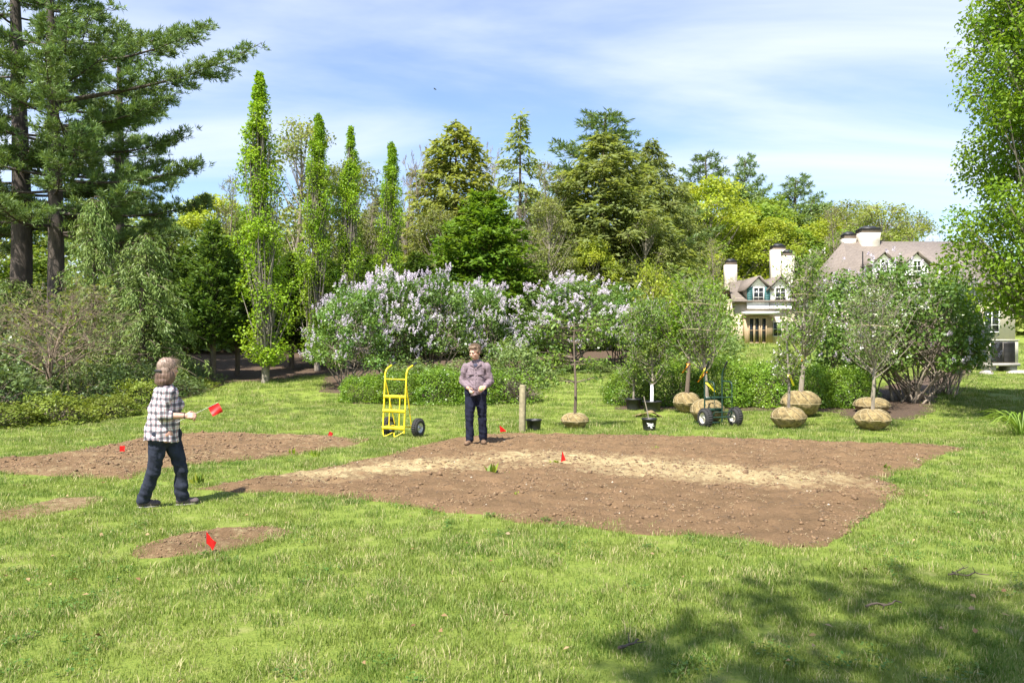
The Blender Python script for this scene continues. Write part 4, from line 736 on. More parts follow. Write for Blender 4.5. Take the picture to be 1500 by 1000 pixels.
# daylily clump
x, y, z = at(1497, 15.6); DL = empty('daylily_clump', (x, y, z)); tag(DL, 'clump of arching strap leaves at the right edge of the lawn', 'plant'); L_day = leafmat('daylily_leaf', (.14, .24, .03), (.28, .40, .08), .35)
for k in range(70):
    m_ = MB(); a = rng.random() * 6.28; ln = rng.uniform(.45, .8); h = rng.uniform(.3, .5); u = np.linspace(0, 1, 7); r0 = rng.uniform(0, .14); P = np.stack([np.cos(a) * (r0 + ln * u ** 1.2), np.sin(a) * (r0 + ln * u ** 1.2), h * np.sin(u * rng.uniform(2.0, 2.7)) ** .9 + .01], -1); wv = .028 * np.sin(np.clip(u * .85 + .12, 0, 1) * 3.1) + .002; S = np.array([-math.sin(a), math.cos(a), 0]); V = np.concatenate([P + S * wv[:, None] * .5, P - np.array([0, 0, .006]), P - S * wv[:, None] * .5]); n = 7
    m_.add(V, [[q * n + i, q * n + i + 1, q * n + n + i + 1, q * n + n + i] for q in range(2) for i in range(n - 1)], rng.random()); m_.build('leaf_blade', L_day, DL, True)
# ------------------------------------------------------------------ garden objects
m_yel = plain('yellow_paint', (.78, .60, .02), .4, 0, .06, 20); m_grn = plain('green_paint', (.014, .042, .028), .4, 0, .15, 20); m_rub = plain('black_rubber', (.028, .027, .026), .85, 0, .35, 18); m_rim = plain('grey_rim', (.55, .54, .52), .4, .4, .1); m_rimw = plain('cream_rim', (.62, .58, .48), .5, .1, .12)
m_plas = plain('black_plastic', (.016, .016, .017), .5, 0, .3, 8); m_burl = plain('burlap', (.21, .155, .068), .95, 0, .6, 14, 1.0); m_rope = plain('twine', (.40, .33, .19), .9); m_post = plain('weathered_wood', (.25, .215, .125), .9, 0, .35, 14, .5); m_red = leafmat('red_flag_plastic', (.62, .012, .010), (.72, .02, .015), .25, .45, .4, 0, .02, (1, .5, .5)); m_wire = plain('flag_wire', (.25, .25, .24), .4, .7)
m_org = plain('orange_ribbon', (.85, .27, .01), .5); m_yr = plain('yellow_ribbon', (.85, .75, .03), .5); m_soilp = plain('potting_soil', (.05, .033, .022), .95, 0, .4, 30, .6)
def pill(mb, P, r, n=8, smooth_k=0): tube(mb, P, r, n)
def bent(P, k=5, r=.06):
    """round the inner corners of a polyline"""
    P = [np.array(p, float) for p in P]; out = [P[0]]
    for a, b, c_ in zip(P[:-2], P[1:-1], P[2:]):
        p0 = b + unit(a - b) * min(r, np.linalg.norm(a - b) * .45); p1 = b + unit(c_ - b) * min(r, np.linalg.norm(c_ - b) * .45)
        for u in np.linspace(0, 1, k): out.append((1 - u) ** 2 * p0 + 2 * u * (1 - u) * b + u * u * p1)
    return np.array(out + [P[-1]])
def wheel(root, c, r, wd, rim_mat, side, rim_r=.52):
    t_ = MB(); n = 28; prof = []
    for a in np.linspace(-2.55, 2.55, 15): prof.append((r - wd * .42 + wd * .42 * math.cos(a) if abs(a) < 1.4 else r - wd * .42 + wd * .42 * math.cos(a) * 1.3, wd * .5 * math.sin(a)))
    prof = [(max(q, r * rim_r), z) for q, z in prof]; lathe(t_, prof + [prof[0]], n)
    for k in range(26):   # tread blocks
        a = k * 6.283 / 26; box(t_, (0, 0, 0), (.010, r * .16, wd * .62)); V = t_.v[-1]; V += np.array([r - .002, 0, 0]); ca, sa = math.cos(a), math.sin(a); t_.v[-1] = np.stack([V[:, 0] * ca - V[:, 1] * sa, V[:, 0] * sa + V[:, 1] * ca, V[:, 2]], -1)
    for i, V in enumerate(t_.v): t_.v[i] = np.stack([V[:, 2], V[:, 0], V[:, 1]], -1)
    w_ = empty('wheel', c); w_.parent = root; t_.build('tyre', m_rub, w_, False)
    r_ = MB(); rr = r * rim_r * 1.03; lathe(r_, [(rr, -wd * .40), (rr * .92, -wd * .36), (rr * .86, -wd * .12), (rr * .30, -wd * .08), (rr * .28, -wd * .30), (0.002, -wd * .30)], n); lathe(r_, [(rr, wd * .40), (rr * .92, wd * .36), (rr * .86, wd * .12), (rr * .30, wd * .08), (rr * .28, wd * .30), (0.002, wd * .30)], n); lathe(r_, [(rr, -wd * .40), (rr, wd * .40)], n)
    for i, V in enumerate(r_.v): r_.v[i] = np.stack([V[:, 2], V[:, 0], V[:, 1]], -1)
    r_.build('rim', rim_mat, w_, True); h_ = MB(); lathe(h_, [(.001, -wd * .34), (rr * .16, -wd * .34), (rr * .16, wd * .34), (.001, wd * .34)], 10)
    for i, V in enumerate(h_.v): h_.v[i] = np.stack([V[:, 2], V[:, 0], V[:, 1]], -1)
    h_.build('hub', m_black, w_)
def part(name, material, root, *tubes, n=8):
    m_ = MB()
    for P, r in tubes: tube(m_, P, r, n)
    return m_.build(name, material, root, True)
x, y = gpt(577, 641); HT = empty('hand_truck', (x, y, 0), R_(-28)); tag(HT, 'tall yellow two wheeled hand truck on the grass between the beds', 'hand truck')
hw = .255
for s_ in (-1, 1):
    f_ = part('upright', m_yel, HT, (bent([(s_ * hw, -.02, .10), (s_ * hw, .07, 1.33), (s_ * hw, .33, 1.43)], 6, .10), .0165)); part('grip', m_black, f_, (np.array([(s_ * hw, .27, 1.407), (s_ * hw, .40, 1.457)]), .021))
    part('brace', m_yel, HT, (np.array([(s_ * hw * .97, .055, 1.12), (s_ * .20, .30, .24)]), .012)); part('axle_strut', m_yel, HT, (np.array([(s_ * hw, .0, .22), (s_ * .22, .31, .20)]), .013)); part('rear_post', m_yel, HT, (np.array([(s_ * .12, .035, .80), (s_ * .12, .0, .20)]), .011))
    part('toe', m_yel, HT, (bent([(s_ * hw, -.02, .13), (s_ * (hw - .13), -.16, .03), (s_ * .02, -.02, .10)], 4, .05), .009)); wheel(HT, (s_ * .36, .31, .185), .185, .125, m_rim, s_)
part('crossbar', m_yel, HT, (np.array([(-hw, .055, 1.14), (hw, .055, 1.14)]), .012))
for z, yy in ((.80, .035), (.52, .012), (.19, -.012)):
    m_ = MB(); u = np.linspace(-1, 1, 9); V = []
    for q in u: V += [[q * (hw + .012), yy + .03 * (1 - q * q) * .6 - .022, z - .032], [q * (hw + .012), yy + .03 * (1 - q * q) * .6 - .022, z + .032], [q * (hw + .012), yy + .03 * (1 - q * q) * .6 - .014, z + .032], [q * (hw + .012), yy + .03 * (1 - q * q) * .6 - .014, z - .032]]
    m_.add(V, [[4 * i + j, 4 * i + (j + 1) % 4, 4 * i + 4 + (j + 1) % 4, 4 * i + 4 + j] for i in range(8) for j in range(4)]); m_.build('cross_plate', m_yel, HT)
part('axle', m_yel, HT, (np.array([(-.36, .31, .185), (.36, .31, .185)]), .014))
# green cart carrying a root ball
x, y = gpt(1047, 624); GC = empty('hand_truck', (x, y, 0), R_(22)); tag(GC, 'dark green two wheeled tree cart with cream rims by the hedge', 'hand truck'); hw = .235
for s_ in (-1, 1):
    f_ = part('upright', m_grn, GC, (bent([(s_ * hw, .05, .10), (s_ * hw, .05, 1.18), (s_ * (hw + .01), -.10, 1.42)], 6, .12), .018)); part('grip', m_black, f_, (np.array([(s_ * (hw + .006), -.03, 1.31), (s_ * (hw + .012), -.115, 1.445)]), .022))
    part('side_hoop', m_grn, GC, (bent([(s_ * hw, .05, 1.0), (s_ * hw, -.30, 1.0), (s_ * hw, -.30, .30)], 7, .10), .016)); part('axle_strut', m_grn, GC, (np.array([(s_ * hw, -.30, .32), (s_ * .24, -.22, .215)]), .018)); wheel(GC, (s_ * .40, -.2, .215), .215, .17, m_rimw, s_, .55)
for z, yy in ((.62, .05), (.36, .05)): m_ = MB(); box(m_, (0, yy + .02, z), (hw * 2, .012, .08)); m_.build('cross_plate', m_grn, GC)
for z in (.66, .34): part('crossbar', m_grn, GC, (np.array([(-hw, -.30, z), (hw, -.30, z)]), .012))
part('axle', m_grn, GC, (np.array([(-.40, -.2, .215), (.40, -.2, .215)]), .016)); m_ = MB(); box(m_, (0, .22, .07), (.5, .36, .012)); m_.build('toe_plate', m_grn, GC)

def ball_mesh(r, h, nrope=5):
    r *= .94; h *= 1.10; m_ = MB(); n, k = 40, 18; V = []
    for i in range(k + 1):
        ph = math.pi * i / k; zz = math.cos(ph); rr = math.sin(ph) ** (.72 if zz > 0 else .55) * (1.0 if zz > 0 else 1 + .22 * zz)
        for j in range(n):
            a = j * 6.283 / n; f = 1 + .09 * (vnoise(np.array(a * 2.2 + 3), np.array(zz * 2 + 3), 1, 2) - .5) + .16 * (vnoise(np.array(a * 5), np.array(zz * 5 + 9), 1, 4) - .5) + .035 * math.sin(a * 7 + zz * 5) * rr
            V.append([r * rr * f * math.cos(a), r * rr * f * math.sin(a), h / 2 + h / 2 * (zz if zz > 0 else zz * .98) * (1 + .05 * math.sin(3 * a))])
    m_.add(V, [[i * n + j, i * n + (j + 1) % n, (i + 1) * n + (j + 1) % n, (i + 1) * n + j] for i in range(k) for j in range(n)]); ro = MB()
    for q in range(nrope):
        a = q * math.pi / nrope + .3; ph = np.linspace(.18, 1.55, 10); ro_ = np.stack([r * 1.03 * np.sin(ph) ** .72 * np.cos(a + .5 * ph), r * 1.03 * np.sin(ph) ** .72 * np.sin(a + .5 * ph), h / 2 + h / 2 * 1.05 * np.cos(ph)], -1); tube(ro, ro_, .006, 4); tube(ro, ro_ * np.array([-1, -1, 1]), .006, 4)
    aa = np.linspace(0, 6.283, 26); tube(ro, np.stack([r * 1.04 * np.cos(aa), r * 1.04 * np.sin(aa), np.full(26, h * .52)], -1), .006, 4)
    return m_.mesh('root_ball', True), ro.mesh('rope_lacing', True)
def sapling(name, label, px, py, ball, H, tr, spread, nbr, nl, Lm, leaf=.07, lean=(0, 0), z_first=.45, upright=.8, blossom=0, twine=(), Bm=None, pot=None, ribbon=(), guard=0, tiers=None, zbase=None, d=None):
    if d is None: x, y = gpt(px, py)
    else: x, y = at(px, d)[:2]
    y += (ball[0] if ball else pot[0]) * .8; x *= y / (y - (ball[0] if ball else pot[0]) * .8); e = empty(name, (x, y, float(gz(x, y)) + (zbase or 0)), 0); tag(e, label, 'sapling'); z0 = ball[1] * 1.0 if ball else pot[1] * .82
    if ball:
        bm, rm = ball_mesh(*ball); b_ = obj('root_ball', bm, m_burl, e); b_.rotation_euler = (0, 0, rng.random() * 6); obj('rope_lacing', rm, m_rope, b_)
    if pot: pot_build(e, *pot)
    wood, lv = MB(), MB(); u = np.linspace(0, 1, 6); T = np.stack([lean[0] * u + .02 * np.sin(u * 6), lean[1] * u, z0 - .05 + (H - z0) * u * .92], -1); tube(wood, T, tr * (1 - u) ** .8 + .007, 8); tra = lambda q: np.array([np.interp(q, u, T[:, i]) for i in range(3)])
    Ps, Ds = [], []
    for b in range(nbr):
        if tiers: q = tiers[b % len(tiers)]; a = rng.choice([0., math.pi]) + rng.normal() * .25; L_ = spread * rng.uniform(.7, 1.1); s = tra(q); en = s + np.array([math.cos(a) * L_, math.sin(a) * L_ * .5, .08 + rng.normal() * .07])
        else: q = z_first + (.95 - z_first) * rng.random() ** 1.3; a = rng.random() * 6.28; L_ = spread * rng.uniform(.5, 1.05) * (1.1 - .5 * q); s = tra(q); en = s + np.array([math.cos(a) * L_, math.sin(a) * L_, upright * L_ * rng.uniform(.7, 1.6) * (1.2 if q < .7 else .8)]); en[2] = min(en[2], H)
        limb(wood, s, en, tr * .42 * (1 - q) + .007, .004, .18 if not tiers else 0., 5, 6, .07); kk = max(6, nl // nbr); w_ = rng.uniform(.3, 1.05, kk)[:, None]; C = s + (en - s) * w_ + rng.normal(size=(kk, 3)) * spread * .16 * (np.array([1, 1, .35]) if tiers else 1.0); Ps.append(C); Ds.append(np.repeat((en - s)[None], kk, 0)); sel = rng.integers(0, kk, 9); twigs(wood, s + (en - s) * w_[sel] * .95, C[sel], .005, .0025, .01)
    P = np.concatenate(Ps); D = unit(np.concatenate(Ds)); n = len(P); sz = rng.uniform(.6, 1.25, n); leaves(lv, P, D * .5 + rng.normal(size=(n, 3)) * .7 + np.array([0, 0, -.25]), rng.normal(size=(n, 3)) * .6 + np.array([0, -.3, .9]), leaf * sz, leaf * .5 * sz)
    wood.build('trunk', Bm or BK_grey, e, True); lv.build('crown', Lm, e)
    if blossom: f_ = MB(); k = rng.integers(0, n, blossom); leaves(f_, np.repeat(P[k], 5, 0) + rng.normal(size=(blossom * 5, 3)) * .03, rdir(blossom * 5), rdir(blossom * 5), .045, .04); f_.build('blossom', M_white, e)
    for zt, rt in twine:
        aa = np.linspace(0, 6.283, 20); c_ = tra((zt - z0) / (H - z0)); t_ = MB(); tube(t_, np.stack([c_[0] + rt * np.cos(aa), c_[1] + rt * np.sin(aa), zt + .03 * np.sin(aa * 2)], -1), .006, 5); t_.build('twine_ring', m_rope, e)
    for zr, mr_, dx in ribbon:
        c_ = tra(np.clip((zr - z0) / (H - z0), 0, 1)); r_ = MB(); u_ = np.linspace(0, 1, 6); P_ = np.stack([c_[0] - .02 + dx * u_, np.full(6, c_[1] - .05) - .03 * np.sin(u_ * 5), zr - .22 * u_], -1); V = np.concatenate([P_ + np.array([.02, 0, .01]), P_ - np.array([.02, 0, .01])]); r_.add(V, [[i, i + 1, 7 + i, 6 + i] for i in range(5)]); aa = np.linspace(0, 6.283, 12); tube(r_, np.stack([c_[0] + (tr * .8 + .008) * np.cos(aa), c_[1] + (tr * .8 + .008) * np.sin(aa), np.full(12, zr)], -1), .012, 5); r_.build('ribbon', mr_, e)
    if guard: g_ = MB(); lathe(g_, [(.045, z0 - .02), (.042, z0 + guard), (.036, z0 + guard), (.036, z0)], 14); g_.build('trunk_guard', plain('white_guard', (.72, .72, .72), .5, 0, .05, 9), e, True)
    return e
def pot_build(root, r, h, taper=.82, soil=True):
    m_ = MB(); lathe(m_, [(.001, .004), (r * taper, .004), (r * taper, .02), (r * .965, h * .86), (r * 1.03, h * .87), (r * 1.04, h), (r * .96, h), (r * .93, h * .8), (r * .8, h * .25), (.001, h * .22)], 32); b_ = m_.build('pot', m_plas, root, True)
    if soil: s_ = MB(); lathe(s_, [(r * .925, h * .80), (r * .5, h * .84), (.001, h * .85)], 20); s_.build('potting_soil', m_soilp, b_, True)
    return b_
sapling('balled_sapling', 'slender sapling in a burlap ball with level branch tiers, next to the post', 842, 629, (.31, .30), 2.55, .030, .74, 30, 1100, L_young, .095, (0, 0), tiers=(.36, .55, .58, .62, .95, .9, .84, .78), Bm=BK_brown)
sapling('balled_sapling', 'small sapling in the nearer of the two burlap balls left of the lilac stems', 1155, 629, (.385, .41), 2.55, .030, .50, 26, 1100, L_young, .075, (-.02, 0), .30, .75, 25, Bm=BK_grey, ribbon=((1.15, m_yr, .12),))
sapling('balled_sapling', 'tall sapling with twine tied branches in a large burlap ball', 1173, 612, (.49, .56), 4.3, .062, .80, 60, 3000, L_young, .08, (.16, 0), .26, 1.15, 30, twine=((2.55, .42), (3.0, .36), (3.35, .30)), Bm=BK_pale, ribbon=((1.45, m_org, -.14),))
sapling('balled_sapling', 'sapling with white blossom in the burlap ball beside the bare lilac stems', 1278, 632, (.385, .40), 3.2, .034, .85, 50, 2100, L_gry, .075, (.05, 0), .28, .95, 50, twine=((2.2, .5),), Bm=BK_pale)
sapling('balled_sapling', 'bare pale sapling in the flat burlap ball behind the blossoming one', 1277, 608, (.46, .36), 3.2, .034, .9, 34, 1600, L_young, .07, (.25, .1), .25, .8, 20, Bm=BK_pale)
sapling('balled_sapling', 'sapling with ribbons and twine riding on the green cart', 1036, 622, (.40, .50), 3.4, .045, .66, 60, 2500, L_young, .075, (-.22, .1), .27, 1.2, 0, twine=((2.15, .5), (2.75, .45)), Bm=BK_pale, ribbon=((1.28, m_yr, -.10), (1.18, m_org, -.16), (.95, m_yr, .22)))
sapling('balled_sapling', 'bright leaved sapling in the burlap ball behind the green cart', 1006, 606, (.36, .46), 3.55, .055, .85, 50, 3600, L_horn2, .095, (.12, 0), .38, .8, 0, Bm=BK_brown, ribbon=((1.25, m_org, -.14),))
sapling('potted_sapling', 'leafy sapling in a black pot, leftmost of the two at the hedge end', 928, 601, None, 3.0, .022, .52, 40, 2000, L_young, .075, (-.05, 0), .16, .7, 0, pot=(.21, .30), Bm=BK_pale)
sapling('potted_sapling', 'leafy sapling in a black pot with white trunk guard', 955, 604, None, 3.1, .028, .62, 46, 2900, L_young, .085, (.0, 0), .18, .7, 0, pot=(.24, .28), Bm=BK_pale, guard=.48)
x, y = gpt(782, 630); e = empty('plant_pot', (x, y, 0)); tag(e, 'empty black plant pot beside the wooden post', 'pot'); pot_build(e, .165, .235)
x, y = gpt(951, 630); e = empty('plant_pot', (x, y, 0)); tag(e, 'small black pot with white bird emblem and a leaning stick', 'pot'); pb = pot_build(e, .16, .26, .8)
em = MB()   # white bird emblem on the curved pot wall, facing the viewer
def on_pot(pts):
    V = [];
    for q, z in pts: rr = .134 + .027 * z / .26 + .0035; a = -math.pi / 2 + q / rr; V.append([rr * math.cos(a), rr * math.sin(a), z])
    return V
for poly in ([(-.085, .175), (-.03, .165), (.0, .135), (-.045, .125)], [(.0, .135), (-.03, .165), (.02, .155), (.04, .125)], [(.04, .125), (.02, .155), (.05, .165), (.075, .15)], [(-.01, .14), (.04, .13), (.03, .085), (-.005, .09)], [(-.005, .09), (.03, .085), (.055, .055), (.005, .06)], [(-.06, .115), (-.01, .13), (-.005, .10), (-.05, .095)], [(.035, .125), (.085, .115), (.095, .10), (.03, .10)]): em.add(on_pot(poly), [[0, 1, 2, 3]])
em.build('emblem', m_white, pb)
s_ = MB(); tube(s_, [(.0, 0, .2), (-.05, .02, .45), (-.11, .03, .72)], .011, 6); s_.build('stick', BK_pale, e, True)
x, y = gpt(765, 633); pw_ = MB(); V = []
for z, q in ((-.1, .054), (.96, .053), (.985, .042)): V += [[-q, -q, z], [q, -q, z], [q, q, z], [-q, q, z]]
pw_.add(V, [[4 * k + i, 4 * k + (i + 1) % 4, 4 * k + 4 + (i + 1) % 4, 4 * k + 4 + i] for k in range(2) for i in range(4)] + [[8, 9, 10, 11]]); o = pw_.build('wooden_post', m_post); o.location = (x, y, 0); o.rotation_euler = (0, R_(.8), R_(-24)); tag(o, 'weathered square wooden post at the back edge of the bed', 'post')
# crumpled burlap sheet on the grass
x, y = gpt(948, 610); m_ = MB(); n, k = 26, 12; U, Vv = np.meshgrid(np.linspace(-1, 1, n), np.linspace(-1, 1, k)); Z = .05 + .10 * fbm(U * 2 + 5, Vv * 2 + 5, 1.6, 3, 1) * (1 - .7 * U ** 2) + .07 * np.exp(-((U - .25) / .3) ** 2) - .055 * (np.abs(U) > .9); X = U * (.36 + .05 * np.sin(Vv * 5)) ; Y = Vv * (.20 + .05 * np.sin(U * 6))
m_.add(np.stack([X, Y, Z], -1).reshape(-1, 3), [[i * n + j, i * n + j + 1, (i + 1) * n + j + 1, (i + 1) * n + j] for i in range(k - 1) for j in range(n - 1)]); o = m_.build('burlap_sheet', m_burl, None, True); o.location = (x, y, .0); so = o.modifiers.new('thick', 'SOLIDIFY'); so.thickness = .006; tag(o, 'crumpled burlap cloth lying on the grass between the pots', 'cloth')
# marker flags
def flag_thing(loc, h, w_, fh, label, rz=0., tilt=(0, 0), shape='square', z_wire0=-.05):
    e = empty('marker_flag', loc, rz); e.rotation_euler = (tilt[0], tilt[1], rz); tag(e, label, 'flag', 'red marker flags'); part('wire', m_wire, e, (np.array([(0, 0, z_wire0), (0, 0, h)]), .0022), n=5); m_ = MB(); n = 8; U, Vv = np.meshgrid(np.linspace(0, 1, n), np.linspace(0, 1, 6))
    X = U * w_; Z = h - fh + Vv * fh
    if shape == 'droop': Z = h - fh * (1 - Vv) * (1 - .35 * U) - U * fh * .95; X = U * w_ * (.75 + .25 * Vv)
    if shape == 'tri': Z = h - fh + Vv * fh * (1 - .85 * U) + .0 * U; X = U * w_
    Yy = .018 * np.sin(U * 5 + Vv * 2) * U
    m_.add(np.stack([X, Yy, Z], -1).reshape(-1, 3), [[i * n + j, i * n + j + 1, (i + 1) * n + j + 1, (i + 1) * n + j] for i in range(5) for j in range(n - 1)]); m_.build('flag', m_red, e, True); return e
def P3(px, py, dz=0): x, y = gpt(px, py); return (x, y, dz)
flag_thing(P3(302, 812), .20, .085, .10, 'nearest red flag, stuck in the small soil patch', .0, shape='droop'); flag_thing(P3(175, 668), .17, .085, .09, 'red flag in the left bed behind the woman', .1, shape='square')
flag_thing(P3(478, 640), .13, .085, .10, 'red flag at the far edge of the left bed', .2, (0, .5), 'square'); flag_thing(P3(733, 637), .20, .12, .14, 'red flag at the back edge of the large bed, right of the man', .2, (0, -.1), 'tri'); flag_thing(P3(821, 681), .22, .09, .2, 'red flag standing in the pale middle of the large bed', .2, (0, .12), 'tri')
# fallen sticks on the near lawn
for a_, b_, r, lb in [((1388, 846), (1450, 848), .008, 'fallen stick at the right on the near lawn'), ((1268, 895), (1322, 891), .009, 'dark fallen stick in the shade on the near lawn'), ((908, 957), (936, 946), .010, 'short dark stick at the bottom of the near lawn'), ((1392, 845), (1420, 838), .005, 'thin twig crossing the stick at the right')]:
    p0 = np.array([*gpt(*a_), .035]); p1 = np.array([*gpt(*b_), .04]); u = np.linspace(0, 1, 7)[:, None]; m_ = MB(); Pm = p0 + (p1 - p0) * u + rng.normal(size=(7, 3)) * .008; tube(m_, Pm, np.linspace(r, r * .5, 7), 6); twigs(m_, Pm[2:5], Pm[2:5] + rng.normal(size=(3, 3)) * .05, r * .5, r * .2); tag(m_.build('fallen_stick', m_twig, None, True), lb, 'stick')
# weeds in the beds
L_weed = leafmat('weed_leaf', (.10, .20, .02), (.32, .36, .04), .35)
for px, py, h, n, lb in [(720, 697, .16, 14, 'upright yellow green weed in the middle of the large bed'), (745, 700, .08, 9, 'small yellow weed right of the upright weed'), (812, 681, .08, 16, 'leafy weed at the foot of the flag in the large bed'), (577, 704, .07, 9, 'flat green weed at the left of the large bed'), (612, 704, .06, 6, 'dark leaved weed next to the flat green weed'), (1180, 712, .07, 10, 'green weed at the right end of the pale band'), (1145, 711, .05, 8, 'low weed left of the one on the pale band'), (1208, 734, .06, 6, 'dark leaf weed near the right corner of the bed'), (755, 727, .05, 8, 'low weed in the near part of the large bed'), (1295, 688, .10, 12, 'weed at the notch in the right bed edge'), (958, 660, .08, 10, 'weed at the back of the large bed'), (840, 650, .07, 9, 'weed behind the middle flag'), (430, 668, .12, 10, 'weed in the grass strip between the beds'), (290, 712, .14, 16, 'grassy weed right of the woman\'s legs'), (462, 672, .12, 12, 'thin weed beside the hand truck strip'), (985, 712, .06, 6, 'dark sprig in the centre of the large bed'), (640, 655, .06, 8, 'weed at the bed edge left of the man')]:
    x, y = gpt(px, py); m_ = MB(); a = rng.random(n) * 6.28; D = np.stack([np.cos(a), np.sin(a), rng.uniform(.5, 2.2, n) * (1.6 if h > .1 else .5)], -1); leaves(m_, np.repeat([[0, 0, .0]], n, 0) + rng.normal(size=(n, 3)) * np.array([.03, .03, 0]), D, rng.normal(size=(n, 3)) * .3 + np.array([0, 0, 1]), h * rng.uniform(.7, 1.2, n), h * .28); o = m_.build('weed', L_weed); o.location = (x, y, .03); tag(o, lb, 'weed', 'weeds in the beds')

# a bird far up in the sky
bd = MB(); bd.add([(-.55, 0, .10), (-.15, .12, .02), (0, -.35, 0), (0, .3, .02), (.15, .12, .02), (.55, 0, .08), (0, 0, -.06), (0, 0, .07)], [[0, 1, 6], [0, 7, 1], [1, 3, 6], [1, 7, 3], [0, 6, 2], [0, 2, 7], [5, 6, 4], [5, 4, 7], [4, 6, 3], [4, 3, 7], [5, 2, 6], [5, 7, 2]]); o = bd.build('bird', m_black); o.location = ((637 - 750) / FPX * 150, 150, zof(131, 150)); o.rotation_euler = (R_(10), R_(8), R_(70)); tag(o, 'tiny dark bird flying high in the sky', 'bird')
# ------------------------------------------------------------------ people
def cap(mb, a, b, ra, rb, n=16, sx=1.0):
    a = np.array(a, float); b = np.array(b, float); T = unit(b - a); ref = np.array([0, 1.0, 0]) if abs(T[1]) < .8 else np.array([1.0, 0, 0]); A = unit(np.cross(ref, T)); B = np.cross(T, A); th = np.arange(n) * 6.283185 / n
    rows = []
    for ph in np.linspace(-1.5, 0, 5): rows.append((a + T * ra * math.sin(ph), ra * math.cos(ph)))
    for ph in np.linspace(0, 1.5, 5): rows.append((b + T * rb * math.sin(ph), rb * math.cos(ph)))
    V = np.concatenate([c_ + r * (sx * np.cos(th)[:, None] * A + np.sin(th)[:, None] * B) for c_, r in rows]); k = len(rows); F = [[i * n + j, i * n + (j + 1) % n, (i + 1) * n + (j + 1) % n, (i + 1) * n + j] for i in range(k - 1) for j in range(n)]; mb.add(V, F)
    for i, s_ in ((0, 1), (k - 1, -1)): mb.f[3].append(np.array([[i * n, i * n + j + (s_ > 0), i * n + j + (s_ < 0)] for j in range(1, n - 1)]) + mb.n - len(V))
def ell(mb, c_, r, rot=None, n=20, k=12):
    th = np.arange(n) * 6.283185 / n; V = []
    for ph in np.linspace(.02, math.pi - .02, k): V.append(np.stack([np.sin(ph) * np.cos(th), np.sin(ph) * np.sin(th), np.full(n, np.cos(ph))], -1))
    V = np.concatenate(V) * np.array(r); V = V @ np.array(rot).T if rot is not None else V; mb.add(V + np.array(c_), [[i * n + j, (i + 1) * n + j, (i + 1) * n + (j + 1) % n, i * n + (j + 1) % n] for i in range(k - 1) for j in range(n)])
    for i, s_ in ((0, 1), (k - 1, -1)): mb.f[3].append(np.array([[i * n, i * n + j + (s_ < 0), i * n + j + (s_ > 0)] for j in range(1, n - 1)]) + mb.n - len(V))
def fuse(mb, name, material, parent, voxel=.007, smooth=4, fold=None, cut=None, post=None):
    """one continuous skin round overlapping volumes"""
    o = bpy.data.objects.new(name + '_raw', mb.mesh(name + '_raw')); COL.objects.link(o); m1 = o.modifiers.new('r', 'REMESH'); m1.mode = 'VOXEL'; m1.voxel_size = voxel; m2 = o.modifiers.new('s', 'SMOOTH'); m2.iterations = smooth; m2.factor = .5
    dg = bpy.context.evaluated_depsgraph_get(); me = bpy.data.meshes.new_from_object(o.evaluated_get(dg)); bpy.data.objects.remove(o); nv = len(me.vertices); V = np.zeros(nv * 3); me.vertices.foreach_get('co', V); V = V.reshape(-1, 3); Nn = np.zeros(nv * 3); me.vertices.foreach_get('normal', Nn); Nn = Nn.reshape(-1, 3)
    if fold is not None: V = V + Nn * fold(V)[:, None]
    if post is not None: V = post(V)
    me.vertices.foreach_set('co', V.ravel())
    if cut is not None:
        bm = bmesh.new(); bm.from_mesh(me); bad = [v for v, q in zip(bm.verts, cut(V)) if q]; bmesh.ops.delete(bm, geom=bad, context='VERTS'); bm.to_mesh(me); bm.free()
    me.polygons.foreach_set('use_smooth', np.ones(len(me.polygons), bool)); me.update(); me.name = name; me.materials.clear(); return obj(name, me, material, parent)
def roty(yaw, pitch=0.0, roll=0.0): return np.array(Matrix.Rotation(yaw, 3, 'Z') @ Matrix.Rotation(pitch, 3, 'X') @ Matrix.Rotation(roll, 3, 'Y'))
def folds(amp, sc=(9, 9, 7), k=1):
    return lambda V: amp * (2 * fbm(V[:, 0] * sc[0] + V[:, 2] * sc[2] * .8 + 3, V[:, 2] * sc[2] - V[:, 1] * sc[1] * .6 + 7, 1.0, 3, k) - 1) + amp * .5 * (2 * vnoise(V[:, 0] * 22 + 4 + V[:, 1] * 20, V[:, 2] * 11 + V[:, 0] * 14 + 5, 1, 3) - 1)
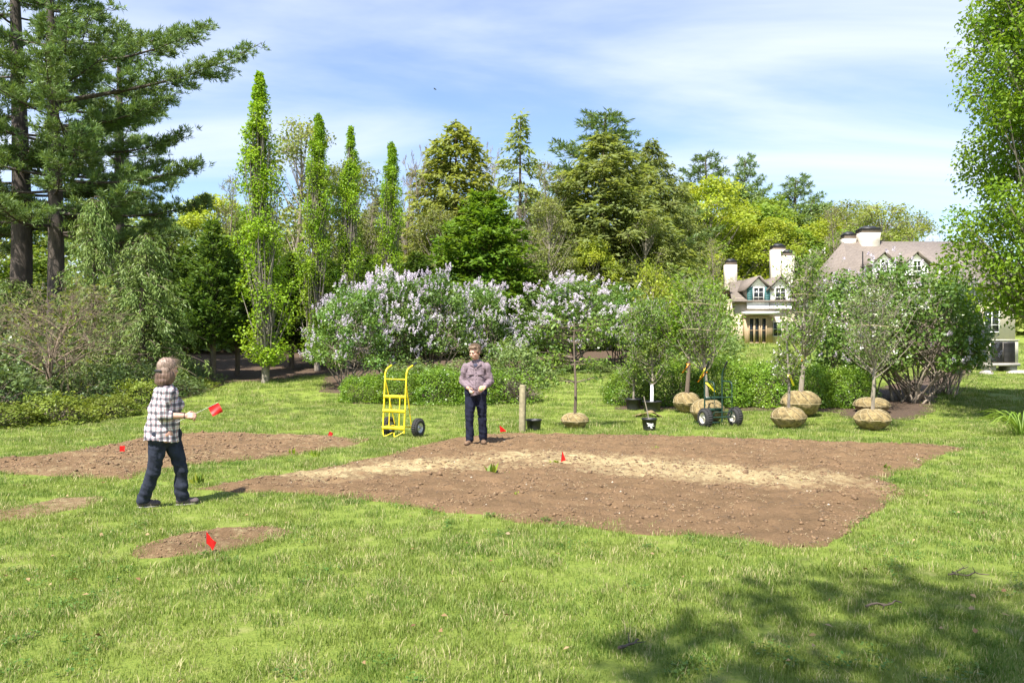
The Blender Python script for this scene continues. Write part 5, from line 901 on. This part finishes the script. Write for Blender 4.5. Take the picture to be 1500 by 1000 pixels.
def hand(mb, wrist, fwd, palm_n, thumb, curl=.9, s=1.0, grip=None):
    """palm, four unequal bent fingers and a thumb leaving the side of the palm"""
    w_ = np.array(wrist, float); f = unit(fwd); n = unit(np.array(palm_n) - np.dot(palm_n, f) * f); th = unit(np.array(thumb, float) - np.dot(thumb, f) * f - np.dot(thumb, n) * n)
    for q in (-.026, -.009, .009, .026): cap(mb, w_ + f * .012 * s + th * q * .75 * s, w_ + f * .078 * s + th * q * s, .0135 * s, .0125 * s, 10)
    for i, (q, ln) in enumerate(((.028, .066), (.0095, .076), (-.0095, .070), (-.028, .054))):
        p = w_ + f * .082 * s + th * q * s; a = curl * .5
        for L_, da in ((ln * .46, curl * .9), (ln * .32, curl * .8), (ln * .26, 0)):
            dv = f * math.cos(a) + n * math.sin(a); p2 = p + dv * L_ * s; cap(mb, p, p2, .0092 * s, .0082 * s, 8); p = p2; a += da
    p = w_ + f * .022 * s + th * .028 * s; d0 = unit(f * .6 + th * .65 + n * .35); p2 = p + d0 * .036 * s; cap(mb, p, p2, .0125 * s, .0105 * s, 10); d1 = unit(f * .85 + th * .05 + n * .6); p3 = p2 + d1 * .030 * s; cap(mb, p2, p3, .0105 * s, .009 * s, 8); cap(mb, p3, p3 + unit(f * .7 - th * .3 + n * .6) * .024 * s, .009 * s, .0078 * s, 8)
def head(mb, c_, yaw, pitch, s=1.0, jaw=1.0):
    """head facing -Y turned by yaw; c_ is the middle of the head"""
    Rm = roty(yaw, pitch); P = lambda x, y, z: np.array(c_) + Rm @ (np.array([x, y, z]) * s)
    ell(mb, P(0, .012, .030), np.array([.077, .096, .088]) * s, Rm); ell(mb, P(0, -.018, -.035), np.array([.062 * jaw, .072, .080]) * s, Rm); ell(mb, P(0, -.050, -.085), np.array([.036 * jaw, .034, .030]) * s, Rm)
    cap(mb, P(0, -.088, .012), P(0, -.110, -.024), .0095 * s, .0145 * s, 10); ell(mb, P(.012, -.1, -.028), np.array([.010, .012, .009]) * s, Rm); ell(mb, P(-.012, -.1, -.028), np.array([.010, .012, .009]) * s, Rm)
    ell(mb, P(0, -.078, .026), np.array([.052, .018, .012]) * s, Rm)
    for q in (-1, 1): ell(mb, P(q * .078, .012, -.008), np.array([.012, .024, .034]) * s, roty(yaw + q * .3, pitch)); ell(mb, P(q * .040, -.068, -.020), np.array([.024, .022, .022]) * s, Rm)
    ell(mb, P(0, -.088, -.056), np.array([.024, .012, .006]) * s, Rm); ell(mb, P(0, -.086, -.066), np.array([.021, .012, .007]) * s, Rm)
    return P, Rm
m_skin, t, p, o = mat('skin'); f = noise(t, 30, 4); t.links.new(ramp(t, f, .3, .7, (.50, .27, .19), (.62, .36, .27)), p.inputs['Base Color']); p.inputs['Roughness'].default_value = .5; p.inputs['Subsurface Weight'].default_value = .08; p.inputs['Subsurface Radius'].default_value = (.01, .004, .002)
m_denim = plain('dark_denim', (.013, .015, .030), .9, 0, .35, 14, .3, .2); m_denim2 = plain('faded_denim', (.026, .030, .046), .9, 0, .45, 9, .3, .2); m_boot = plain('tan_boot', (.15, .09, .05), .8, 0, .3, 18, .3); m_shoe = plain('grey_shoe', (.10, .075, .075), .8, 0, .4, 20); m_hairm = plain('sandy_hair', (.20, .135, .085), .7, 0, .5, 40, .8); m_eye = plain('dark_eye', (.02, .014, .01), .2); m_mou = plain('grey_moustache', (.36, .27, .20), .8, 0, .3, 60); m_tee = plain('navy_tshirt', (.045, .045, .075), .9)
def check_mat(name, base, darkc, redc, px_, pz_, rot=0.0, w1=.5, fine=False):
    """woven check: two crossing sets of soft stripes"""
    m, t, p, o = mat(name); tcn = N(t, 'ShaderNodeTexCoord').outputs['Object']; mpn = N(t, 'ShaderNodeMapping'); mpn.inputs['Rotation'].default_value = (0, 0, rot); t.links.new(tcn, mpn.inputs[0]); nzv = N(t, 'ShaderNodeTexNoise'); nzv.inputs['Scale'].default_value = 6; t.links.new(tcn, nzv.inputs[0]); av = N(t, 'ShaderNodeVectorMath', operation='MULTIPLY_ADD'); t.links.new(nzv.outputs['Color'], av.inputs[0]); av.inputs[1].default_value = (.055, .055, .055); t.links.new(mpn.outputs[0], av.inputs[2]); sp = N(t, 'ShaderNodeSeparateXYZ'); t.links.new(av.outputs[0], sp.inputs[0])
    def stripes(sock, per, lo, hi, ph=0.0):
        a = N(t, 'ShaderNodeMath', operation='MULTIPLY_ADD'); t.links.new(sock, a.inputs[0]); a.inputs[1].default_value = 6.2832 / per; a.inputs[2].default_value = ph; b_ = N(t, 'ShaderNodeMath', operation='SINE'); t.links.new(a.outputs[0], b_.inputs[0]); mr = N(t, 'ShaderNodeMapRange'); t.links.new(b_.outputs[0], mr.inputs[0]); mr.inputs[1].default_value = lo; mr.inputs[2].default_value = hi; return mr.outputs[0]
    def mul(a, v):
        n_ = N(t, 'ShaderNodeMath', operation='MULTIPLY'); t.links.new(a, n_.inputs[0]); n_.inputs[1].default_value = v; return n_.outputs[0]
    ax = N(t, 'ShaderNodeMath', operation='MULTIPLY_ADD'); t.links.new(sp.outputs[1], ax.inputs[0]); ax.inputs[1].default_value = .8; t.links.new(sp.outputs[0], ax.inputs[2])
    c_ = mixc(t, mul(stripes(ax.outputs[0], px_, -.1, .45), w1), base, darkc); c_ = mixc(t, mul(stripes(sp.outputs[2], pz_, -.1, .45), w1), c_, darkc)
    c_ = mixc(t, mul(stripes(ax.outputs[0], px_, .93, .99, 3.14), .5), c_, redc); c_ = mixc(t, mul(stripes(sp.outputs[2], pz_, .93, .99, 3.14), .5), c_, redc)
    t.links.new(c_, p.inputs['Base Color']); p.inputs['Roughness'].default_value = .9; p.inputs['Specular IOR Level'].default_value = .15; return m
m_plaid = check_mat('plaid_cotton', (.74, .70, .70), (.035, .030, .045), (.50, .12, .16), .072, .072, .4, .72); m_shirt = check_mat('plum_check_cotton', (.23, .175, .195), (.13, .095, .11), (.30, .23, .235), .028, .028, 0, .5)

# ---- man, facing the viewer, head turned to the left of the picture
x, y = gpt(697, 654); MAN = empty('person', (x, y, .035)); tag(MAN, 'man in plum checked shirt and dark jeans standing on the bed, holding a tape measure', 'person')
b_ = MB(); hc = (-.012, -.055, 1.648); Pm, Rm = head(b_, hc, -.62, .30, 1.08, 1.05)
cap(b_, (0, .02, 1.42), (-.006, -.012, 1.58), .062, .056); cap(b_, (0, .01, 1.05), (0, .015, 1.32), .115, .115, sx=1.2); cap(b_, (-.13, .015, 1.38), (.13, .015, 1.38), .055, .055); cap(b_, (-.08, 0, .95), (.08, 0, .95), .10, .10)
SH = {-1: (-.185, .02, 1.375), 1: (.195, .02, 1.375)}; EL = {-1: (-.245, .045, 1.115), 1: (.250, .045, 1.125)}; WR = {-1: (-.125, -.165, 1.015), 1: (.165, -.165, 1.035)}
KN = {-1: (-.115, -.02, .50), 1: (.115, .05, .50)}; AN = {-1: (-.105, .0, .09), 1: (.125, .14, .09)}
for s_ in (-1, 1):
    cap(b_, SH[s_], EL[s_], .052, .044); cap(b_, EL[s_], WR[s_], .042, .029); cap(b_, (s_ * .095, 0, .93), KN[s_], .082, .058); cap(b_, KN[s_], AN[s_], .055, .034); cap(b_, np.array(AN[s_]) + np.array([0, 0, -.03]), np.array(AN[s_]) + np.array([s_ * .01, -.12, -.055]), .032, .022)
hand(b_, WR[-1], (.42, -.52, -.62), (.75, .25, .3), (.1, -.6, .8), .75, 1.05); hand(b_, WR[1], (-.45, -.62, -.30), (-.6, .3, -.55), (-.1, -.5, .85), .8, 1.05)
fuse(b_, 'body', m_skin, MAN, .0066, 2)
sh = MB(); cap(sh, (0, .005, .93), (0, .012, 1.18), .160, .155, 20, 1.15); cap(sh, (0, .012, 1.18), (0, .025, 1.36), .152, .130, 20, 1.22); cap(sh, (-.150, .022, 1.375), (.155, .022, 1.375), .078, .078); cap(sh, (-.11, .02, 1.40), (0, .018, 1.47), .07, .06); cap(sh, (.11, .02, 1.40), (0, .018, 1.47), .07, .06); cap(sh, (0, .0, 1.36), (0, .005, 1.46), .125, .075); ell(sh, (0, -.03, 1.06), (.155, .145, .16))
for s_ in (-1, 1): mid = (np.array(EL[s_]) * .22 + np.array(WR[s_]) * .78); cap(sh, SH[s_], EL[s_], .076, .064); cap(sh, EL[s_], mid, .067, .051)
fuse(sh, 'shirt', m_shirt, MAN, .008, 3, folds(.022, (8, 8, 7)), cut=lambda V: ((V[:, 2] < .885 + .02 * np.sin(V[:, 0] * 14)) & (np.abs(V[:, 0]) < .25))).modifiers.new('thick', 'SOLIDIFY').thickness = .004
# collar, placket, pockets, tee
for s_ in (-1, 1):
    m_ = MB(); V = np.array([[0.012 * s_, -.135, 1.375], [.075 * s_, -.075, 1.478], [.088 * s_, -.02, 1.50], [.105 * s_, -.085, 1.425]]); m_.add(np.concatenate([V, V + np.array([0, .008, -.006])]), [[0, 1, 2, 3], [4, 7, 6, 5], [0, 4, 5, 1], [1, 5, 6, 2], [2, 6, 7, 3], [3, 7, 4, 0]]); m_.build('collar', m_shirt, MAN)
    m_ = MB(); box(m_, (.088 * s_, -.136, 1.255), (.105, .012, .032), rz=.12 * s_); m_.build('pocket', m_shirt, MAN)
m_ = MB(); ell(m_, (0, -.05, 1.40), (.062, .065, .055)); m_.build('tee', m_tee, MAN, True)
m_ = MB(); P_ = np.array([(0, -.150, 1.36), (0.0, -.172, 1.25), (.0, -.196, 1.10), (.0, -.196, .95)]); [box(m_, P_[i] * (1 - u) + P_[i + 1] * u, (.012, .008, .012)) for i in range(3) for u in (.2, .7)]; m_.build('button_row', m_black, MAN)
tr_ = MB(); cap(tr_, (-.075, .005, .93), (.075, .005, .93), .135, .135, 18)
for s_ in (-1, 1): cap(tr_, (s_ * .085, .005, .88), KN[s_], .108, .080, 18); cap(tr_, KN[s_], (AN[s_][0], AN[s_][1] - .005, .085), .078, .074, 18)
fuse(tr_, 'trousers', m_denim, MAN, .008, 3, lambda V: folds(.012, (8, 8, 9), 2)(V) + .0035 * np.sin(V[:, 2] * 75 + 6 * vnoise(V[:, 0] * 9, V[:, 2] * 5, 1, 2) + 20 * V[:, 0]) * (np.exp(-((V[:, 2] - .14) / .10) ** 2) + .7 * np.exp(-((V[:, 2] - .52) / .09) ** 2)), cut=lambda V: V[:, 2] < .062)
for s_ in (-1, 1):
    bt = MB(); ax_, ay_, _ = AN[s_]; tx = s_ * .035 - .015; cap(bt, (ax_, ay_ + .02, .10), (ax_, ay_ + .03, .05), .056, .052); cap(bt, (ax_, ay_ + .02, .042), (ax_ + tx * .7, ay_ - .12, .040), .048, .046); ell(bt, (ax_ + tx, ay_ - .15, .042), (.050, .065, .042)); bo = fuse(bt, 'boot', m_boot, MAN, .007, 2, post=lambda V: np.stack([V[:, 0], V[:, 1], np.maximum(V[:, 2], .0)], -1)); sl = MB(); ell(sl, (ax_ + tx * .55, ay_ - .06, .008), (.056, .165, .014)); sl.build('sole', m_black, bo, True)
hr = MB(); ell(hr, Pm(0, .020, .050), np.array([.085, .098, .082]) * 1.06, Rm); ell(hr, Pm(0, .055, .0), np.array([.078, .062, .075]) * 1.05, Rm)
for s_ in (-1, 1): ell(hr, Pm(s_ * .068, .006, .02), (.023, .046, .050), Rm)
ell(hr, Pm(.015, -.045, .100), (.062, .050, .026), Rm); ell(hr, Pm(-.035, -.045, .088), (.040, .042, .026), Rm)
hcut = lambda V: (((V - np.array(hc)) @ Rm)[:, 1] < -.070) & (((V - np.array(hc)) @ Rm)[:, 2] < .060)
fuse(hr, 'hair', m_hairm, MAN, .006, 2, lambda V: .006 * (2 * vnoise(V[:, 0] * 60, V[:, 1] * 40 + V[:, 2] * 25, 1, 2) - 1), cut=hcut); ws = MB(); n = 900; D = rdir(n); D[:, 2] = np.abs(D[:, 2]) * 1.1 - .15; D = unit(D); D = D[(D[:, 1] > -.45) | (D[:, 2] > .55)]; st_ = np.array([Pm(*(np.array([0, .02, .045]) + q * np.array([.083, .098, .085]))) for q in D]); n = len(st_); en = st_ + (D @ Rm.T) * .014 + np.array([-.012, -.01, -.004]) + rng.normal(size=(n, 3)) * .012; twigs(ws, st_, en, .0022, .0008, .004, 3, 2); ws.build('hair_strands', m_hairm, MAN)
fc = MB(); [ell(fc, Pm(s_ * .031, -.083, .006), (.011, .008, .006), Rm, 10, 6) for s_ in (-1, 1)]; fc.build('eyes', m_eye, MAN, True); fc = MB(); [cap(fc, Pm(s_ * .018, -.094, .022), Pm(s_ * .048, -.080, .026), .006, .005, 8) for s_ in (-1, 1)]; fc.build('eyebrows', m_hairm, MAN, True)
fc = MB(); cap(fc, Pm(-.004, -.104, -.043), Pm(-.036, -.086, -.058), .0115, .008, 8); cap(fc, Pm(.004, -.104, -.043), Pm(.036, -.086, -.058), .0115, .008, 8); fc.build('moustache', m_mou, MAN, True)
# things in his hands
tm = MB(); lathe(tm, [(.001, -.022), (.032, -.018), (.036, -.012), (.036, .012), (.032, .018), (.001, .022)], 22); o = tm.build('tape_measure', plain('lime_plastic', (.50, .54, .20), .4), None, True); o.location = (x + .105, y - .265, 1.045 + .0); o.rotation_euler = (R_(80), 0, R_(15)); tag(o, 'round lime yellow tape measure in the man\'s left hand', 'tape measure')
pd = MB(); box(pd, (0, 0, 0), (.060, .010, .045)); o = pd.build('note_card', plain('pale_card', (.62, .58, .42), .7)); o.location = (x - .072, y - .262, .985); o.rotation_euler = (R_(20), R_(20), R_(-25)); tag(o, 'small pale card pinched in the man\'s right hand', 'card')

# ---- woman seen from behind and to her side, walking to the right with a flag
x, y = gpt(236, 743); WOM = empty('person', (x, y, .0)); tag(WOM, 'woman in plaid shirt and jeans walking on the lawn, seen from behind, holding a flag', 'person')
b_ = MB(); hc = (.066, .03, 1.530); Pm, Rm = head(b_, hc, 2.58, .02, 1.02, .95)
cap(b_, (.035, .02, 1.30), (.055, .03, 1.46), .055, .050); cap(b_, (.04, .01, .95), (.04, .015, 1.22), .125, .12); cap(b_, (-.03, .10, 1.295), (.09, -.10, 1.295), .05, .05); cap(b_, (-.01, .05, .82), (.06, -.05, .82), .11, .11)
SR, ER, WRr = np.array((.105, -.115, 1.285)), np.array((.085, -.145, 1.035)), np.array((.305, -.085, 1.025)); SL, EL_, WL = np.array((-.03, .15, 1.285)), np.array((.03, .20, 1.04)), np.array((.22, .16, 1.0))
for S_, E_, W_ in ((SR, ER, WRr), (SL, EL_, WL)): cap(b_, S_, E_, .048, .042); cap(b_, E_, W_, .041, .028)
hand(b_, WRr, (1, .15, .05), (-.1, .9, -.4), (.2, .2, .9), 1.15, .95); hand(b_, WL, (1, -.1, -.1), (-.1, -.8, -.4), (.2, -.2, .9), .9, .95)
HP = {0: (-.01, .075, .80), 1: (.08, -.06, .80)}; KN = {0: (-.05, .12, .43), 1: (.165, -.02, .43)}; AN = {0: (-.165, .0, .09), 1: (.205, .06, .085)}
HP = {0: (.0, -.06, .80), 1: (.075, .07, .80)}; KN = {0: (-.055, -.05, .42), 1: (.178, .10, .43)}; AN = {0: (-.20, .0, .10), 1: (.172, .14, .085)}
for k in (0, 1): cap(b_, HP[k], KN[k], .085, .055); cap(b_, KN[k], AN[k], .052, .038); cap(b_, np.array(AN[k]) + np.array([0, 0, -.03]), np.array(AN[k]) + np.array([.09, .045, -.055]), .030, .022)
fuse(b_, 'body', m_skin, WOM, .0066, 2)
sh = MB(); cap(sh, (.0, .0, .74), (.028, .005, 1.08), .195, .155, 22, .98); cap(sh, (.028, .005, 1.08), (.045, .01, 1.24), .165, .135, 22); cap(sh, (-.015, .105, 1.285), (.095, -.085, 1.285), .078, .078); cap(sh, (.045, .02, 1.30), (.052, .025, 1.385), .10, .062); ell(sh, (.125, .07, 1.13), (.10, .12, .11))
for S_, E_, W_ in ((SR, ER, WRr), (SL, EL_, WL)): cap(sh, S_, E_, .075, .066); cap(sh, E_, E_ * .82 + W_ * .18, .066, .060)
fuse(sh, 'shirt', m_plaid, WOM, .008, 3, folds(.019, (8, 8, 7), 4), cut=lambda V: (V[:, 2] < .735 + .03 * np.cos((V[:, 0] + .03) * 9))).modifiers.new('thick', 'SOLIDIFY').thickness = .004
cf = MB(); aa = unit(WRr - ER); cc = ER * .80 + WRr * .20; cap(cf, cc - aa * .02, cc + aa * .02, .058, .055); fuse(cf, 'cuff', m_plaid, WOM, .006, 2, folds(.005))
tr_ = MB(); cap(tr_, (.0, -.05, .80), (.07, .06, .80), .135, .135, 18)
for k in (0, 1): cap(tr_, HP[k], KN[k], .106, .075, 18); cap(tr_, KN[k], (AN[k][0], AN[k][1], .085), .073, .070, 18)
fuse(tr_, 'trousers', m_denim2, WOM, .008, 3, lambda V: folds(.012, (8, 8, 9), 5)(V) + .0035 * np.sin(V[:, 2] * 70 + 6 * vnoise(V[:, 0] * 9, V[:, 2] * 5, 1, 2) + 20 * V[:, 0]) * (np.exp(-((V[:, 2] - .14) / .10) ** 2) + .8 * np.exp(-((V[:, 2] - .45) / .09) ** 2)), cut=lambda V: V[:, 2] < .05)
for k in (0, 1):
    bt = MB(); ax_, ay_, _ = AN[k]; cap(bt, (ax_ - .02, ay_ - .01, .05), (ax_ + .07, ay_ + .035, .042), .042, .042); ell(bt, (ax_ + .11, ay_ + .055, .040), (.062, .050, .036)); so_ = fuse(bt, 'shoe', m_shoe, WOM, .007, 2, post=lambda V: np.stack([V[:, 0], V[:, 1], np.maximum(V[:, 2], .0)], -1)); sl = MB(); ell(sl, (ax_ + .045, ay_ + .02, .008), (.125, .052, .013), roty(.45)); sl.build('sole', plain('pale_sole', (.28, .25, .23), .8), so_, True)
m_hairw, t, p, o = mat('greying_brown_hair'); tcn = N(t, 'ShaderNodeTexCoord').outputs['Object']; mpn = N(t, 'ShaderNodeMapping'); mpn.inputs['Scale'].default_value = (60, 60, 7); t.links.new(tcn, mpn.inputs[0]); f = noise(t, 1.0, 4, vec=mpn.outputs[0]); sp = N(t, 'ShaderNodeSeparateXYZ'); t.links.new(tcn, sp.inputs[0]); mr = N(t, 'ShaderNodeMapRange'); t.links.new(sp.outputs[2], mr.inputs[0]); mr.inputs[1].default_value = 1.48; mr.inputs[2].default_value = 1.55
t.links.new(mixc(t, mr.outputs[0], ramp(t, f, .3, .7, (.07, .035, .022), (.20, .12, .085)), ramp(t, f, .3, .7, (.13, .08, .055), (.36, .26, .20))), p.inputs['Base Color']); p.inputs['Roughness'].default_value = .55
hr = MB(); ell(hr, Pm(0, .022, .040), np.array([.089, .107, .100]), Rm); ell(hr, Pm(0, .066, -.070), np.array([.098, .068, .094]), Rm); ell(hr, Pm(-.065, .03, -.08), np.array([.040, .07, .085]), Rm); ell(hr, Pm(.065, .03, -.08), np.array([.040, .07, .085]), Rm); ell(hr, Pm(0, .085, -.125), np.array([.096, .050, .058]), Rm)
ell(hr, Pm(0, .062, -.015), np.array([.094, .066, .085]), Rm)
HAIR = fuse(hr, 'hair', m_hairw, WOM, .006, 2, lambda V: .005 * (2 * vnoise(V[:, 0] * 55 + V[:, 1] * 50, V[:, 2] * 9, 1, 2) - 1), cut=lambda V: (((V - np.array(hc)) @ Rm)[:, 1] < -.058) & (((V - np.array(hc)) @ Rm)[:, 2] < .05))
ws = MB(); n = 260; D = rdir(n); st_ = np.array([Pm(*(np.array([.06, -.03, .06]) + np.array([a * .05, b2 * .05, c2 * .05]))) for a, b2, c2 in D]); en = st_ + np.array([.075, .03, .0]) + rng.normal(size=(n, 3)) * np.array([.025, .02, .03]); twigs(ws, st_, en, .0014, .0005, .012, 3, 3)
n = 900; D = rdir(n); D = D[D[:, 1] > -.3]; n = len(D); st_ = np.array([Pm(*(np.array([0, .022, .040]) + q * np.array([.084, .10, .094]))) for q in D]); en = st_ + np.array([.02, .0, -.045]) * rng.uniform(.3, 1, n)[:, None] + (D @ Rm.T) * .010 + rng.normal(size=(n, 3)) * .01; twigs(ws, st_, en, .0018, .0006, 0, 3, 2)
n = 700; D = rdir(n); D[:, 2] *= .6; st_ = np.array([Pm(*(np.array([0, .06, -.05]) + q * np.array([.085, .07, .08]))) for q in D]); en = st_ + np.array([.005, 0, -.05]) + rng.normal(size=(n, 3)) * np.array([.016, .016, .018]); twigs(ws, st_, en, .0018, .0006, 0, 3, 2); ws.build('loose_strands', m_hairw, HAIR)
cl = MB(); q0 = Pm(-.045, .124, -.012); q1 = Pm(.045, .124, -.012); cap(cl, q0, q1, .013, .013, 10); cl.build('hair_clip', m_black, WOM, True)
br = MB(); aa = np.linspace(0, 6.283, 16); ax_ = unit(WRr - ER); B1 = unit(np.cross(ax_, [0, 0, 1])); B2 = np.cross(ax_, B1); tube(br, [WRr - ax_ * .01 + .032 * (math.cos(q) * B1 + math.sin(q) * B2) for q in aa], .004, 5); br.build('bracelet', m_black, WOM, True)
e = flag_thing((x + .375, y - .07, 1.035), .30, .115, .12, 'red flag held out in the woman\'s hand', 0, (R_(-25), R_(62), 0), 'square', -.18)
